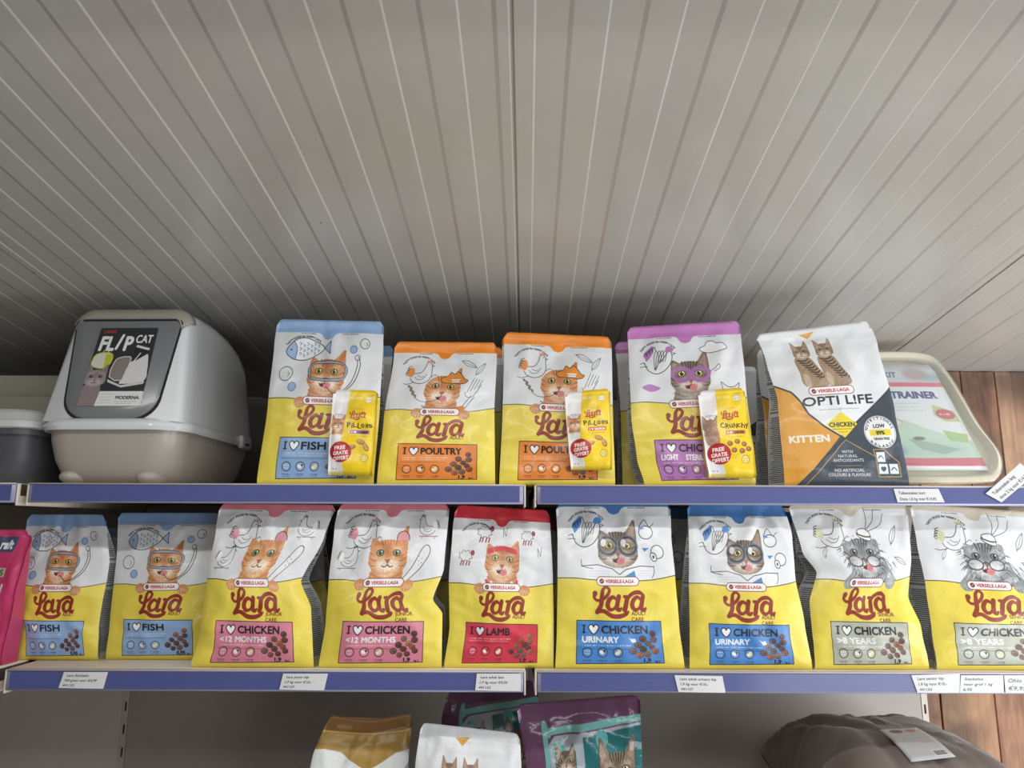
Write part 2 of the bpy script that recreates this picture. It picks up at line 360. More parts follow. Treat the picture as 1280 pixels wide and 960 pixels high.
def lara_bag(name, band, box, title, tw, cattype, scene, sub=None, under=('ADULT',), weight='1,9', small=False):
    """front print of one bag: 100 wide, 137 high; band = top colour, box = label colour"""
    c = Canvas(137, 560, 'dfe2e6')
    # coloured head strip with its tear notch
    c.poly([(-2, -2), (102, -2), (102, 11), (60, 11), (57, 12), (54, 16), (50, 17.2), (46, 16), (43, 12), (40, 11), (-2, 11)], band)
    c.ell(50, 13.6, 3.4, 1.1, rgb(band)*.92+.06, .8)
    c.scribble(25, 38, 11.9, .8, INK, 1, 1); c.scribble(62, 78, 11.9, .8, INK, 1, 2)
    c.text('TASTY FOOD for HAPPY CATS', 0, 0, 1.75, INK, w=33, bold=.08, align='c', arc=(26, 34, 18.5, -.05) if scene != 'fish' else (29, 37.5, 22.5, -.1))
    tint = box
    if scene == 'fish':
        P = cat_rom([(12, 27), (18, 19), (27, 15.6), (36, 17.5), (47, 24), (36, 32.5), (26, 34.5), (17, 32.5)], 6, True)
        c.poly(P, 'eef1f4'); c.poly([(12, 27), (15, 22), (19, 18.6), (21.4, 23), (21.6, 28), (20.6, 33.4), (16, 32)], 'a3bfe3', smooth=4)
        c.stroke(P, .8, INK, closed=True); c.stroke([(19, 18.6), (21.4, 23), (21.6, 28), (20.6, 33.4)], .6, INK, smooth=4)
        c.poly([(47, 24), (53, 18), (52.6, 24), (53.2, 29)], 'a3bfe3'); c.stroke([(47, 24), (53, 18), (52.6, 24), (53.2, 29), (47, 24)], .7, INK)
        c.ell(16.6, 25.6, .9, .9, '44618c')
        for i in range(6):
            for j in range(3):
                X, Y = 25+i*3.3, 20.5+j*4.2+(i % 2)*1.6
                if Y < 31.5-i*.6: c.stroke([(X-.9, Y-1), (X+.7, Y-.2), (X-.6, Y+1.1)], .75, '7f9bc4', smooth=3)
    elif scene == 'sheep':
        doodle_sheep(c, 33, 22, 1.); doodle_sheep(c, 76, 24, .85); doodle_sheep(c, 15, 43, .9)
        for X, Y in ((52, 22), (86, 38)): c.stroke([(X, Y+4), (X, Y-4), (X+2.5, Y+3), (X+4, Y-5)], .45, INK)
    elif scene in ('hero', 'reader'):
        doodle_chicken(c, 24.5, 30.5, .95, tint, fancy=True)
    else:
        doodle_chicken(c, 26.5, 32.5, .86, tint if scene != 'senior' else 'c9cda4')
    if cattype == 'ginger':
        cat(c, 51, 47, 1., 'ginger', rot=.06, neckbot=24, ears=((.4 if scene == 'fish' or scene == 'sheep' else 0), 1 if scene != 'sheep' else .8))
    elif cattype == 'kitten': cat(c, 51, 48, 1., 'kitten', neckbot=22, tongue=False, ears=(.4, 1.15))
    elif cattype == 'tabby': cat(c, 52, 46 if scene == 'hero' else 44, 1.02, 'tabby', neckbot=23, neck=(scene == 'hero'), ears=(.4, 1))
    else:
        B = c.a.copy(); c.poly([(40, 50), (34, 60), (30, 70), (82, 70), (76, 60), (66, 48)], '8f9396', smooth=3)
        r = random.Random(8)
        for i in range(120):
            x, y = r.uniform(32, 80), r.uniform(52, 70); c.stroke([(x, y), (x+(x-55)*.12, y+4)], [1.1, .3], r.choice(['8f9396', '5a5f64', 'c8cccf', '3c4044']), .7)
        c.fur(B, .2); cat(c, 52, 48, 1.02, 'grey', neckbot=20, ears=(.25, .25))
    if scene == 'fish':
        c.stroke([(36, 40), (42, 36.5), (60, 36.8), (68, 40), (68, 47), (63, 51), (40, 50.5), (36, 47)], 2.2, '9aa8b6', smooth=5, closed=True)
        for o in (-1., 1.): c.stroke([(36-o, 40), (42, 36.5-o), (60, 36.8-o), (68+o, 40), (68+o, 47), (63, 51+o), (40, 50.5+o), (36-o, 47)], .6, INK, smooth=5, closed=True)
        c.stroke([(52, 57), (58, 62), (66, 60), (74, 52), (78, 40), (78, 34)], .8, INK, smooth=5); c.stroke([(66, 62), (76, 53), (80.5, 40), (80, 33)], .8, INK, smooth=5)
        bubble(c, 14, 46, 6); c.ell(21, 57, 3.6, 3.6, '9fb8dc', line='50709f'); c.ell(74, 25, 3.2, 3.2, '9fb8dc', line='50709f'); bubble(c, 84, 20, 4.2); bubble(c, 78, 32, 2.2)
    elif scene == 'poultry':
        c.poly([(50, 40), (49, 36), (55, 33.5), (57, 30), (61, 32), (64, 29.5), (68, 33), (71, 37), (74, 38.5), (70, 41.5), (58, 41)], 'e08a2e', smooth=4)
        c.stroke([(50, 40), (49, 36), (55, 33.5), (57, 30), (61, 32), (64, 29.5), (68, 33), (71, 37), (74, 38.5), (70, 41.5), (58, 41)], .7, INK, smooth=4, closed=True)
        c.poly([(58, 37), (67, 37), (66, 40), (59, 40)], 'f0efe8'); c.stroke([(58, 38.5), (67, 38.5)], .5, INK)
        leaf(c, 74, 22, .45); leaf(c, 85, 27, -.95, .9)
        for i in range(4): c.stroke([(74+i*3.2, 45-i*1.5+5), (80+i*2.6, 36+i*.6)], .5, INK)
        c.stroke([(72, 50), (74, 54), (80, 53), (87, 42)], .6, INK, smooth=4); c.stroke([(67, 68), (78, 53)], .6, INK); c.stroke([(70, 69), (81, 54)], .6, INK)
        for i in range(6): c.ell(19+i*1.2+(i % 2)*1.4, 44+i*1.9, 1.5, .8, 'a5876a', rot=.9, line=INK, lw=.3)
        c.stroke([(26, 55), (33, 59), (44, 58), (48, 55)], .5, INK, smooth=4)
        c.stroke([(34, 64), (40, 68)], 3, 'dddddd'); c.stroke([(34, 63), (40, 67)], .8, INK); c.poly([(64, 64), (72, 62), (73, 68), (64, 68)], 'd9822f')
    elif scene == 'hero':
        c.poly([(34, 42), (42, 37.5), (50, 40), (56, 40), (62, 37.5), (70, 42), (68, 48), (60, 50), (54, 46), (50, 46), (44, 50), (36, 48)], 'a05fa8', .0)
        for X in (44.5, 60.5):
            c.stroke([(X-8, 42.6), (X, 38.2), (X+7.5, 41.5), (X+5, 48), (X-3, 49.2)], 3., 'a76cae', smooth=6, closed=True)
        c.stroke([(50, 43.5), (55, 43.5)], 3, 'a76cae'); c.stroke([(69, 42), (74, 39), (77, 36), (78, 39), (73, 42)], .5, INK, smooth=3)
        P = [(62, 22), (67, 19.5), (69, 16.5), (74, 16), (77, 18), (82, 18), (86, 22), (80, 24.5), (72, 26), (65, 25)]
        c.poly(P, 'f0f1f4', smooth=4); c.stroke(P, .6, INK, smooth=4, closed=True)
        P = [(10, 54), (16, 51), (22, 52.5), (26, 55), (18, 57.5)]; c.poly(P, 'b07fba', smooth=4)
        c.stroke([(78, 51), (80, 58), (86, 60), (92, 58), (94, 52), (90, 55), (84, 55), (78, 51)], .6, INK, smooth=4); c.poly([(82, 57), (91, 56), (86, 60)], 'b07fba')
    elif scene == 'junior':
        c.poly([(57, 35), (58, 30), (63, 28), (67, 31), (68, 35), (62, 35)], 'e0a0a8', smooth=4); c.stroke([(57, 35), (58, 30), (63, 28), (67, 31), (68, 35)], .7, INK, smooth=4)
        doodle_chicken(c, 15, 50, .62, 'ffffff', board=True); doodle_chicken(c, 84, 25, .6, 'ffffff', flip=-1, board=True)
        P = [(66, 66), (74, 54), (80, 42), (84, 39), (87, 42), (86, 48), (79, 58), (71, 67)]
        c.poly(P, 'e9eaea', smooth=4); c.stroke(P, .7, INK, smooth=4)
        for i in range(5): c.ell(78+i % 2*2.4, 48+i*1.7, .35, .35, INK)
    elif scene == 'sheep':
        c.stroke([(38, 38), (51, 35.4), (64, 38)], 4.4, 'cf3a45', smooth=4)
        for i in range(9): c.stroke([(31+i*4.9, 66-abs(4-i)*1.3+1), (34+i*4.4, 70-abs(4-i)*1.)], 2.2, 'cf3a45' if i % 2 else 'f4eeee')
    elif scene == 'reader':
        for X in (43.5, 60.5):
            c.ell(X, 41.5, 7.2, 6.6, None, line='3c4654', lw=1.7); c.ell(X, 41.5, 8.6, 8, None, line='66788f', lw=.7)
            c.ell(X-3.6, 39, 2.4, 3, 'f3f4f6', .8)
        P = [(20, 57), (34, 56), (46, 59), (52, 63.5), (58, 59.5), (70, 57), (82, 57.5), (80, 72), (24, 72)]
        c.poly(P, 'e4e7ec'); c.stroke(P[:7], .7, INK)
        for i in range(3): c.scribble(26, 44, 61+i*1.9, .5, '90949c', .7, i); c.scribble(68, 79, 60.6+i*1.9, .5, '90949c', .7, i+7)
        c.poly([(54, 66), (65, 60.5), (66, 65), (56, 69)], '4f86c0'); c.stroke([(20, 52), (21, 57), (30, 59)], .6, INK, smooth=3)
        c.stroke([(82, 57), (82, 62), (80, 66)], .6, INK, smooth=3)
        c.ell(77, 31, 6, 5, 'e4e7ea', line=INK); c.stroke([(71, 27), (76, 21), (80, 27), (84, 24)], .6, INK, smooth=3); c.poly([(71, 26), (76, 28), (71, 29)], '4f86c0')
        c.ell(86, 46, 5.4, 5, 'e8ebee', line=INK, rot=.5); c.ell(82.5, 50, 2.4, 3.4, 'f2f2f2', line=INK, rot=-.4); c.ell(82.5, 50, .9, 1.4, '4a5a70'); c.poly([(73, 43), (79, 43), (75, 46)], '4f86c0')
    elif scene == 'senior':
        c.ell(57, 33, 6.5, 2.2, 'f0f0ee', rot=.4, line=INK, lw=.6); c.poly([(52, 29), (61, 27.5), (63, 34), (55, 33)], 'f0f0ee'); c.stroke([(52, 31), (52, 28), (58, 26.5), (62, 29), (63, 33)], .6, INK, smooth=3); c.stroke([(52, 31), (58, 33), (63, 33)], 1.2, '555555', smooth=3)
        c.stroke([(60, 28), (68, 20), (70, 12)], .5, INK, smooth=3); c.stroke([(61, 29), (73, 24), (78, 15)], .5, INK, smooth=3); c.stroke([(60, 27), (63, 18), (62, 10)], .5, INK, smooth=3)
        for X in (43, 60): c.ell(X, 52, 6, 4.2, 'f6f6f6', .3, line='40434a', lw=.9)
        c.stroke([(49, 51), (51.5, 49.6), (54, 51)], .8, '40434a', smooth=3)
        leaf(c, 84, 32, -1.1); leaf(c, 88, 52, .5, .8); leaf(c, 19, 45, -1.1, .6)
    # yellow lower part with its inked edge
    yl = [(-2, 66.5), (14, 66.2), (30, 67.5), (50, 68.2), (70, 68.2), (84, 67), (102, 63.8)]
    c.poly(list(cat_rom(yl, 6)) + [(102, 140), (-2, 140)], 'e9d654'); c.stroke(yl, .75, INK, smooth=6)
    if scene in ('fish', 'poultry', 'sheep', 'junior', 'senior'): cat_paws(c, cattype, [(30, 70), (72, 71)] if scene != 'senior' else [(33, 69), (76, 69)])
    pill(c, 33, 68, 68.6, 3.1)
    lara_logo(c, 29, 73.5, 45)
    for i, u in enumerate(under): c.text(u, 60.5, 94.5+i*4.6, 3., '7a3a2a', w=len(u)*2.45, bold=.1)
    # label box
    c.poly([(16, 98.8), (84.5, 99.4), (84.5, 131.6), (16, 132.4)], box); c.stroke([(16, 98.8), (84.5, 99.4), (84.5, 131.6), (16, 132.4)], .7, INK, closed=True)
    c.stroke([(21.8, 102.6), (21.8, 108.2)], 1.35, INK)
    for yy in (102.6, 108.2): c.stroke([(20.4, yy), (23.2, yy)], .95, INK)
    heart(c, 29.6, 105.6, .84)
    c.text(title, 36, 108.6, 6.2, INK, w=tw, bold=.32)
    if sub:
        c.text(sub, 20.5, 115.6, 4.6, 'e9ebee', w=min(len(sub)*4.1, 46), bold=.25); y = 118.
        if scene == 'reader': c.poly([(57, 111), (60, 115.8), (64, 115.8), (62.6, 112.6), (59, 113)], 'e9ebee')
    else:
        y = 111.8; c.scribble(20.5, 58, y+1.8, 1., 'f2ece4', .8, 9)
    c.scribble(20.5, 60, y, 1., 'f2ece4', .85, 4); c.stroke([(19, y+2.7 if sub else y+4), (58, y+2.7 if sub else y+4)], .35, INK, .7)
    icons(c, 24.5, 123.4 if sub else 122.4, 12, 3.6, INK)
    kibbles(c, 68.5, 118.4, .8, len(name))
    c.text(weight, 69, 131, 3.2, INK, w=5.2 if len(weight) < 4 else 8, bold=.25); c.text('kg e', 77.5 if len(weight) < 4 else 79, 131, 1.6, INK, bold=.1)
    return c.image(name)

def opti_bag(name, hu=137, dk=0):
    c = Canvas(hu, 560, 'e3e6e9')
    c.poly([(36, 5+dk*.2), (50, 3.4+dk*.3), (43, 8.8+dk*.3)], 'd79a3a'); c.scribble(38, 48, 5.2+dk*.2, 1, 'f3dca0', .8)
    B = c.a.copy(); c.T = (0, dk, 1, 0)
    for X in (31, 51):
        c.poly([(X-6, 25), (X+6, 25), (X+12, 36), (X+16, 50), (X-5, 50), (X-6, 38)], 'a58c72', smooth=4)
        for i in range(9): c.stroke([(X-4+i*1.6, 27+i*2.2), (X+1+i*1.6, 28+i*2.2), (X+5+i*1.3, 26.4+i*2.2)], 1.1, '332a24', .8, smooth=3)
        c.ell(X-2, 45, 3, 6, 'cdbdab', .8, soft=1); c.ell(X+12, 47, 4, 3, 'a89480')
    c.fur(B, .2); c.T = None
    for X in (32, 52): cat(c, X, 20+dk, .44, 'kit_tabby', neck=False, tongue=False)
    lb = [(-2, 46), (12, 54), (19, 64), (24, 74), (35, 85), (48.5, 95)]
    c.poly(lb + [(9, 139), (-2, 140)], 'dd9f3a')
    c.poly([(102, 54.5), (50, 95), (10, 140), (102, 140)], '3a4550')
    c.stroke(lb + [(102, 54.5)], 1.5, '333c46')
    c.stroke([(49, 95), (9, 139)], 2.6, '3a4550')
    c.stroke([(52, 98), (47, 102), (16, 137)], .6, 'c89a52'); c.stroke([(52, 98), (76, 113)], .6, 'c89a52')
    pill(c, 27, 67, 55, 3.2)
    c.text('OPTI L!FE', 20, 67.4, 7.8, '2d333b', w=62, bold=.28); c.stroke([(33, 71.4), (68, 71.4)], .25, INK); c.ell(51, 71.4, .8, .8, 'ffffff', line=INK, lw=.3)
    c.poly([(51, 74), (64.5, 84.5), (51.5, 96), (37.5, 84.5)], 'e6d23a'); c.text('CHICKEN', 51, 86.5, 3.8, INK, w=22, align='c', bold=.12); c.stroke([(42, 88.6), (60, 88.6)], .3, INK)
    c.scribble(47, 55, 91, .8, INK, .6)
    c.text('KITTEN', 6.5, 98.6, 6, 'f2ede2', w=32, bold=.4)
    c.ell(83, 92, 13.6, 13.6, 'e8eaeb'); c.ell(83, 92, 12.8, 12.8, None, line='3a4550', lw=.3)
    for i, ch in enumerate('NUTRITIONAL'): c.text(ch, 0, 0, 2.1, INK, bold=.1, align='c', arc=(83, 92, 10.4, -1.3+i*.26))
    for i, ch in enumerate('BALANCE'):
        a = .84-(6-i)*.28; c.text(ch, 83+11.6*math.sin(a), 93+11.6*math.cos(a), 2.1, INK, bold=.1, align='c')
    c.text('LOW', 83, 88.4, 3, INK, align='c', bold=.2); c.rect(74, 90, 92, 95, 'e6d23a'); c.text('89%', 83, 94, 3, INK, align='c', bold=.2); c.text('GRAIN FREE', 83, 98.6, 2, INK, w=13, align='c', bold=.1)
    for i, (t, w) in enumerate((('WITH', 9), ('NATURAL', 16), ('ANTIOXIDANTS', 25))): c.text(t, 52, 109+i*3.6, 2.6, 'c9ccd0', w=w, align='c', bold=.1)
    c.stroke([(42, 119.6), (62, 119.6)], .35, 'c89a52')
    for i, (t, w) in enumerate((('NO ARTIFICIAL', 24), ('COLOURS & FLAVOURS', 34))): c.text(t, 52, 124.6+i*3.8, 2.6, 'c9ccd0', w=w, align='c', bold=.1)
    c.stroke([(74, 106.5), (83, 106.5), (94, 117), (94, 129), (76, 129)], .7, 'c89a52', closed=True)
    for i, (X, Y) in enumerate(((75.6, 108.6), (76.4, 118.4), (85.2, 118.4))):
        c.rect(X, Y, X+7.4, Y+8.2, 'dfe6ec')
        if i == 1: heart(c, X+3.8, Y+4.2, .34, '3a4550', '3a4550')
        else: c.stroke([(X+1.4, Y+5), (X+3.6, Y+3), (X+6, Y+5.4)], .8, '3a4550', smooth=3)
    return c.image(name)

def treat_art(name, kind):
    c = Canvas(190, 300, 'f0cf22')
    c.poly([(-2, -2), (38, -2), (33, 60), (26, 120), (36, 192), (-2, 192)], 'e8e6e8')
    B = c.a.copy(); cat(c, 18, 78, 1., 'ginger' if kind != 'crunchy' else 'tabby', tongue=False); 
    c.poly([(34, 50), (58, 50), (58, 110), (27, 115)], 'f0cf22')
    for i in range(5): c.stroke([(8+i*4, 60-i % 2*3), (12+i*4, 55), (14+i*4, 62)], .8, '6a6a6a', smooth=3)
    if kind == 'crunchy': B = c.a.copy(); c.poly([(4, 80), (20, 62), (32, 90), (28, 120), (6, 118)], '9c6a50', .7, smooth=4); c.fur(B, .3)
    c.scribble(40, 66, 18, 6, 'f3ecda', .9, 3); c.ell(80, 22, 8, 6.5, 'f3ead6', line='a08a50'); c.scribble(74, 86, 22, 3, '8a7a5a', .8); c.scribble(76, 92, 12, 2, '8a7a5a', .8)
    c.scribble(44, 72, 43, 2, 'aa6666', .8)
    lara_logo(c, 41, 48, 38, 'b5472a')
    t = {'crunchy': 'CRuNchy'}.get(kind, 'PiLLoWs')
    cur = 38
    for i, ch in enumerate(t):
        c.T = (cur+(2.2 if ch == 'i' else 4), 84+(2 if i % 2 else 0), 1, (0 if ch == 'i' else .1 if i % 2 else -.1)); c.text(ch, 0, 0, 11.5, INK, w={'i': 1.9}.get(ch, 7.2), align='c', bold=.35); c.T = None
        cur += 5. if ch == 'i' else 8.6
    bx = {'cheese': ('b079b0', 'CHEESE'), 'salmon': ('cf4a32', 'SALMON'), 'crunchy': ('cf7a4a', 'CHICKEN')}[kind]
    c.rect(46, 90, 88, 98.5, bx[0]); c.text('I', 50, 97, 5, 'ffffff', bold=.3); heart(c, 56.5, 94.4, .62, 'ffffff', bx[0]); c.text(bx[1], 62, 97, 5, INK if kind != 'salmon' else 'ffffff', w=23, bold=.3)
    c.scribble(48, 86, 103.5, 2, '8a7020', .8)
    if kind == 'crunchy':
        for X, Y in ((50, 118), (66, 114), (80, 120), (58, 132), (74, 134), (88, 130)): c.ell(X, Y, 6, 5.4, '8c5d3a'); c.ell(X-1, Y-1, 4, 3.4, 'b0835a', soft=1); 
        for i in range(14): c.ell(52+(i*37) % 40, 140+(i*13) % 9, .8, .8, '5a4020')
    else:
        for X, Y, a in ((70, 116, .3), (50, 128, -.3), (82, 128, 1.1)):
            c.ell(X, Y, 10, 5.6, '9a6a30', rot=a); c.ell(X-1, Y-1.2, 8, 3.6, 'd0a55c', rot=a, soft=1); c.stroke([(X-3, Y), (X+3, Y-1)], .7, '6f4a20')
    c.ell(80, 152, 8, 8, 'f3ead6', .5, line='70602a', lw=.9); c.scribble(75, 85, 150, 2.4, '70602a'); c.scribble(75, 85, 154.5, 2.4, '70602a')
    c.T = (27, 139, 1, -.12); c.ell(0, 0, 23, 23, 'b32a2a'); c.ell(0, 0, 23.4, 22.6, None, line='8e1f1f', lw=.6)
    for i, (t, w) in enumerate((('FREE', 24), ('GRATIS', 32), ('OFFERT', 34))): c.text(t, 0, -5.5+i*11.5, 8.4, 'f6f1ee', w=w, align='c', bold=.45, shear=.12)
    c.T = None
    c.scribble(8, 20, 176, 3, INK, .8)
    c.rect(-2, 182, 102, 192, 'e0c020', .5)
    return c.image(name)

def flip_art(name):
    c = Canvas(132, 480, '2f3236')
    c.poly([(-2, 0), (102, 0), (102, 104), (-2, 104)], '2f3236')
    c.text('LARGE', 7, 8.6, 4.6, 'c23a34', w=21, bold=.3)
    c.T = (0, 0, 1, 0)
    c.text('FL', 7, 39, 25, 'f1f1ef', w=24, bold=1.3, shear=.06); c.stroke([(36, 36), (43, 13)], 4.6, 'f1f1ef'); c.text('P', 49, 39, 25, 'f1f1ef', w=13, bold=1.3, shear=.06)
    c.text('CAT', 67, 26, 14, 'f1f1ef', w=28, bold=.5, shear=.05)
    c.T = None
    P = [(2, 56), (6, 46), (20, 43), (33, 46), (34, 60), (24, 70), (4, 66)]
    c.poly(P, 'd8d8cc', smooth=3); c.poly([(22, 46), (33, 46), (34, 60), (24, 70)], 'c3c433'); c.stroke(P, 1.8, 'c3c433', smooth=3, closed=True); c.stroke([(16, 43), (18, 39), (24, 40), (26, 45)], 1.4, 'd5d59a', smooth=3)
    c.poly([(40, 60), (46, 52), (64, 50), (66, 60), (60, 90), (38, 84)], '8a8180', smooth=2); c.stroke([(40, 60), (46, 52), (64, 50), (66, 60), (60, 90), (38, 84)], 1.6, 'd8d8d4', smooth=2, closed=True)
    c.poly([(66, 60), (82, 52), (92, 44), (96, 58), (98, 74), (96, 92), (58, 96), (60, 88)], 'dedddb', smooth=2)
    c.poly([(70, 34), (90, 38), (94, 44), (76, 56), (70, 58)], '23262c'); c.stroke([(72, 32), (92, 37)], 4, 'dcdcd8'); c.stroke([(72, 58), (80, 44)], 2, 'dcdcd8')
    c.poly([(36, 88), (60, 98), (98, 92), (96, 96), (62, 102), (38, 93)], 'cfd0d0')
    B = c.a.copy()
    c.poly([(-2, 132), (-2, 104), (10, 94), (26, 96), (30, 112), (28, 132)], '8d7f82', smooth=3); c.fur(B, .1)
    cat(c, 16, 86, 1.05, 'plain', neck=False, tongue=False)
    c.poly([(30, 108), (102, 108), (102, 134), (27, 134)], 'e5e5e3')
    c.text('MODERNA.', 58, 121, 5.4, '3d4046', w=38, bold=.3)
    for i in range(4): c.scribble(31, 54, 113+i*4.6, 1.2, 'a2a4a6', .8, i)
    c.scribble(58, 92, 125, 1.2, '6c6e72', .9, 8); c.scribble(58, 84, 128, 1.2, '6c6e72', .9, 9)
    return c.image(name)

def puppy_art(name):
    c = Canvas(100, 420, 'd9dfe2')
    c.rect(-2, -2, 102, 17, 'c3c8cf'); c.text('STARTER KIT', 36, 12, 5, '4a5a7a', w=34, bold=.2); c.ell(84, 9, 9, 6, 'a98f8a', .7, soft=2); c.ell(94, 12, 7, 4, '8aa0a8', .7, soft=2)
    c.rect(-2, 17, 102, 21, 'd06a76')
    c.text('PUPPY TRAINER', 40, 32, 6.6, '3a3d78', w=52, bold=.35)
    for i in range(3): c.scribble(46, 80, 37+i*3.2, 1., '8f98a2', .7, i)
    P = [(-2, 70), (10, 58), (34, 50), (62, 51), (80, 62), (102, 74), (102, 90), (-2, 92)]
    c.poly(P, 'b4cdb8', smooth=4); c.stroke([(-2, 66), (10, 55), (34, 48), (60, 49)], 1, 'd88a90', smooth=4)
    c.ell(58, 55, 7, 4.2, 'dcd0d0', line='cf8f92', lw=.6); c.ell(74, 80, 22, 7, '9fc4b4', .9, soft=3); c.ell(54, 82, 10, 6, '6f86b4', .8, soft=2)
    c.poly([(66, 70), (78, 74), (92, 80), (82, 85), (72, 80)], '7d9c86', .8); c.ell(72, 70, 3, 1.6, '3e3f36', soft=.6)
    c.poly([(86, 38), (98, 44), (99, 54), (90, 54), (85, 48)], '9cae5a', .7); c.ell(92, 47, 5.6, 4.6, 'b83048', rot=.3); c.scribble(88.5, 95, 47, 2, 'f3e6e8', .9, 3); c.poly([(86, 62), (99, 66), (97, 74), (88, 72)], '86b04a', .8)
    c.stroke([(-2, 90), (40, 87), (102, 92)], .8, '5f9a6a', smooth=4)
    c.poly([(-2, 86), (40, 89), (102, 88), (102, 97), (-2, 96)], 'c23a58'); c.rect(-2, 96, 102, 102, 'dfe2e2')
    return c.image(name)

def grass_art(name):
    c = Canvas(150, 280, 'c43a6a')
    c.poly([(-2, -2), (102, -2), (102, 150), (-2, 150)], 'c43a6a')
    c.poly([(-2, 8), (74, 8), (68, 26), (-2, 26)], '46506a'); c.text('raft', 34, 22, 10, 'e6e8ec', w=30, bold=.8, shear=.2)
    c.rect(-2, 44, 62, 54, 'b9c3a4'); c.text('ESS', 22, 52.4, 7, '5a6a44', w=36, bold=.5)
    c.stroke([(64, 64), (58, 80), (40, 92), (10, 100), (-2, 101)], 5, 'd8d5d8', smooth=5)
    for i in range(3): c.scribble(4, 54, 61+i*5, 1.4, 'e6c6d2', .8, i)
    r = random.Random(5)
    for i in range(70):
        x = r.uniform(-4, 46); c.stroke([(x, 146), (x+r.uniform(-6, 6), 125), (x+r.uniform(-12, 14), r.uniform(98, 114))], [2, 1.6, .4], r.choice(['3f7d34', '5c9a3c', '2f6430', '7fb050']), smooth=4)
    c.rect(-2, 144, 102, 152, 'a82c58')
    return c.image(name)

def gold_art(name):
    c = Canvas(137, 300, 'dfe3e4')
    P = [(-2, -2), (102, -2), (102, 21), (86, 23), (66, 31), (56, 33), (46, 29), (28, 22), (10, 20), (-2, 21)]
    c.poly(P, 'a98642'); c.rect(-2, -2, 102, 9, '7d5a30'); c.stroke([(-2, 9.6), (102, 9.6)], .9, 'cda968'); c.ell(22, 6, 9, 1.4, '9c7a50', .8, soft=1)
    c.text('Hill', 40, 42, 8, 'b02f3c', w=22, bold=.9)
    c.poly([(100, 30), (90, 38), (84, 60), (100, 70)], '9ab0b8')
    return c.image(name)

def teal_art(name):
    c = Canvas(137, 420, '6e4a66')
    c.stroke([(19, 140), (19, 22), (22, 18), (27, 16), (104, 12)], 4, '7ab8b4', smooth=5)
    c.poly([(21, 140), (21, 24), (27, 19), (104, 14.5), (104, 140)], 'aab2ba')
    c.poly([(50, 20), (100, 16), (100, 140), (50, 140)], '2f6f74')
    c.rect(25, 27, 43, 110, '4e6c76'); c.ell(29, 27, 5., 5., '6cb8b4'); c.ell(66, 21.5, 5.2, 5.2, '62aeac')
    cat(c, 34, 34, .5, 'tabby', tongue=False, neckbot=90)
    cat(c, 78, 43, 1.0, 'tabby', tongue=False, neckbot=60)
    return c.image(name)

def gusset_art(name):
    """side print: close lines of small text"""
    c = Canvas(260, 200, 'd5d7d6')
    r = random.Random(11)
    c.rect(0, 0, 100, 26, 'c0c4c6')
    y = 34
    while y < 252:
        blk = r.random() < .05
        if blk: c.rect(4, y, 96, y+r.uniform(3, 6), '6a6d70', .8); y += 11
        else: c.rect(5, y-.75, r.uniform(84, 96), y+.75, '3a3c40', .75); c.scribble(5, 96, y, 1.7, '2c2e32', .6, int(y*10)); y += 3.4
    return c.image(name)

def label_art(name, lines, slant=.18, hu=40):
    c = Canvas(hu, 260, 'dfe0e2')
    n = len(lines); st = (hu-4)/n
    for i, (t, w) in enumerate(lines): c.text(t, 7+(n-1-i)*1.2, 1.6+(i+.82)*st, st*.5, '55575d', w=w, bold=.15, shear=slant)
    return c.image(name)

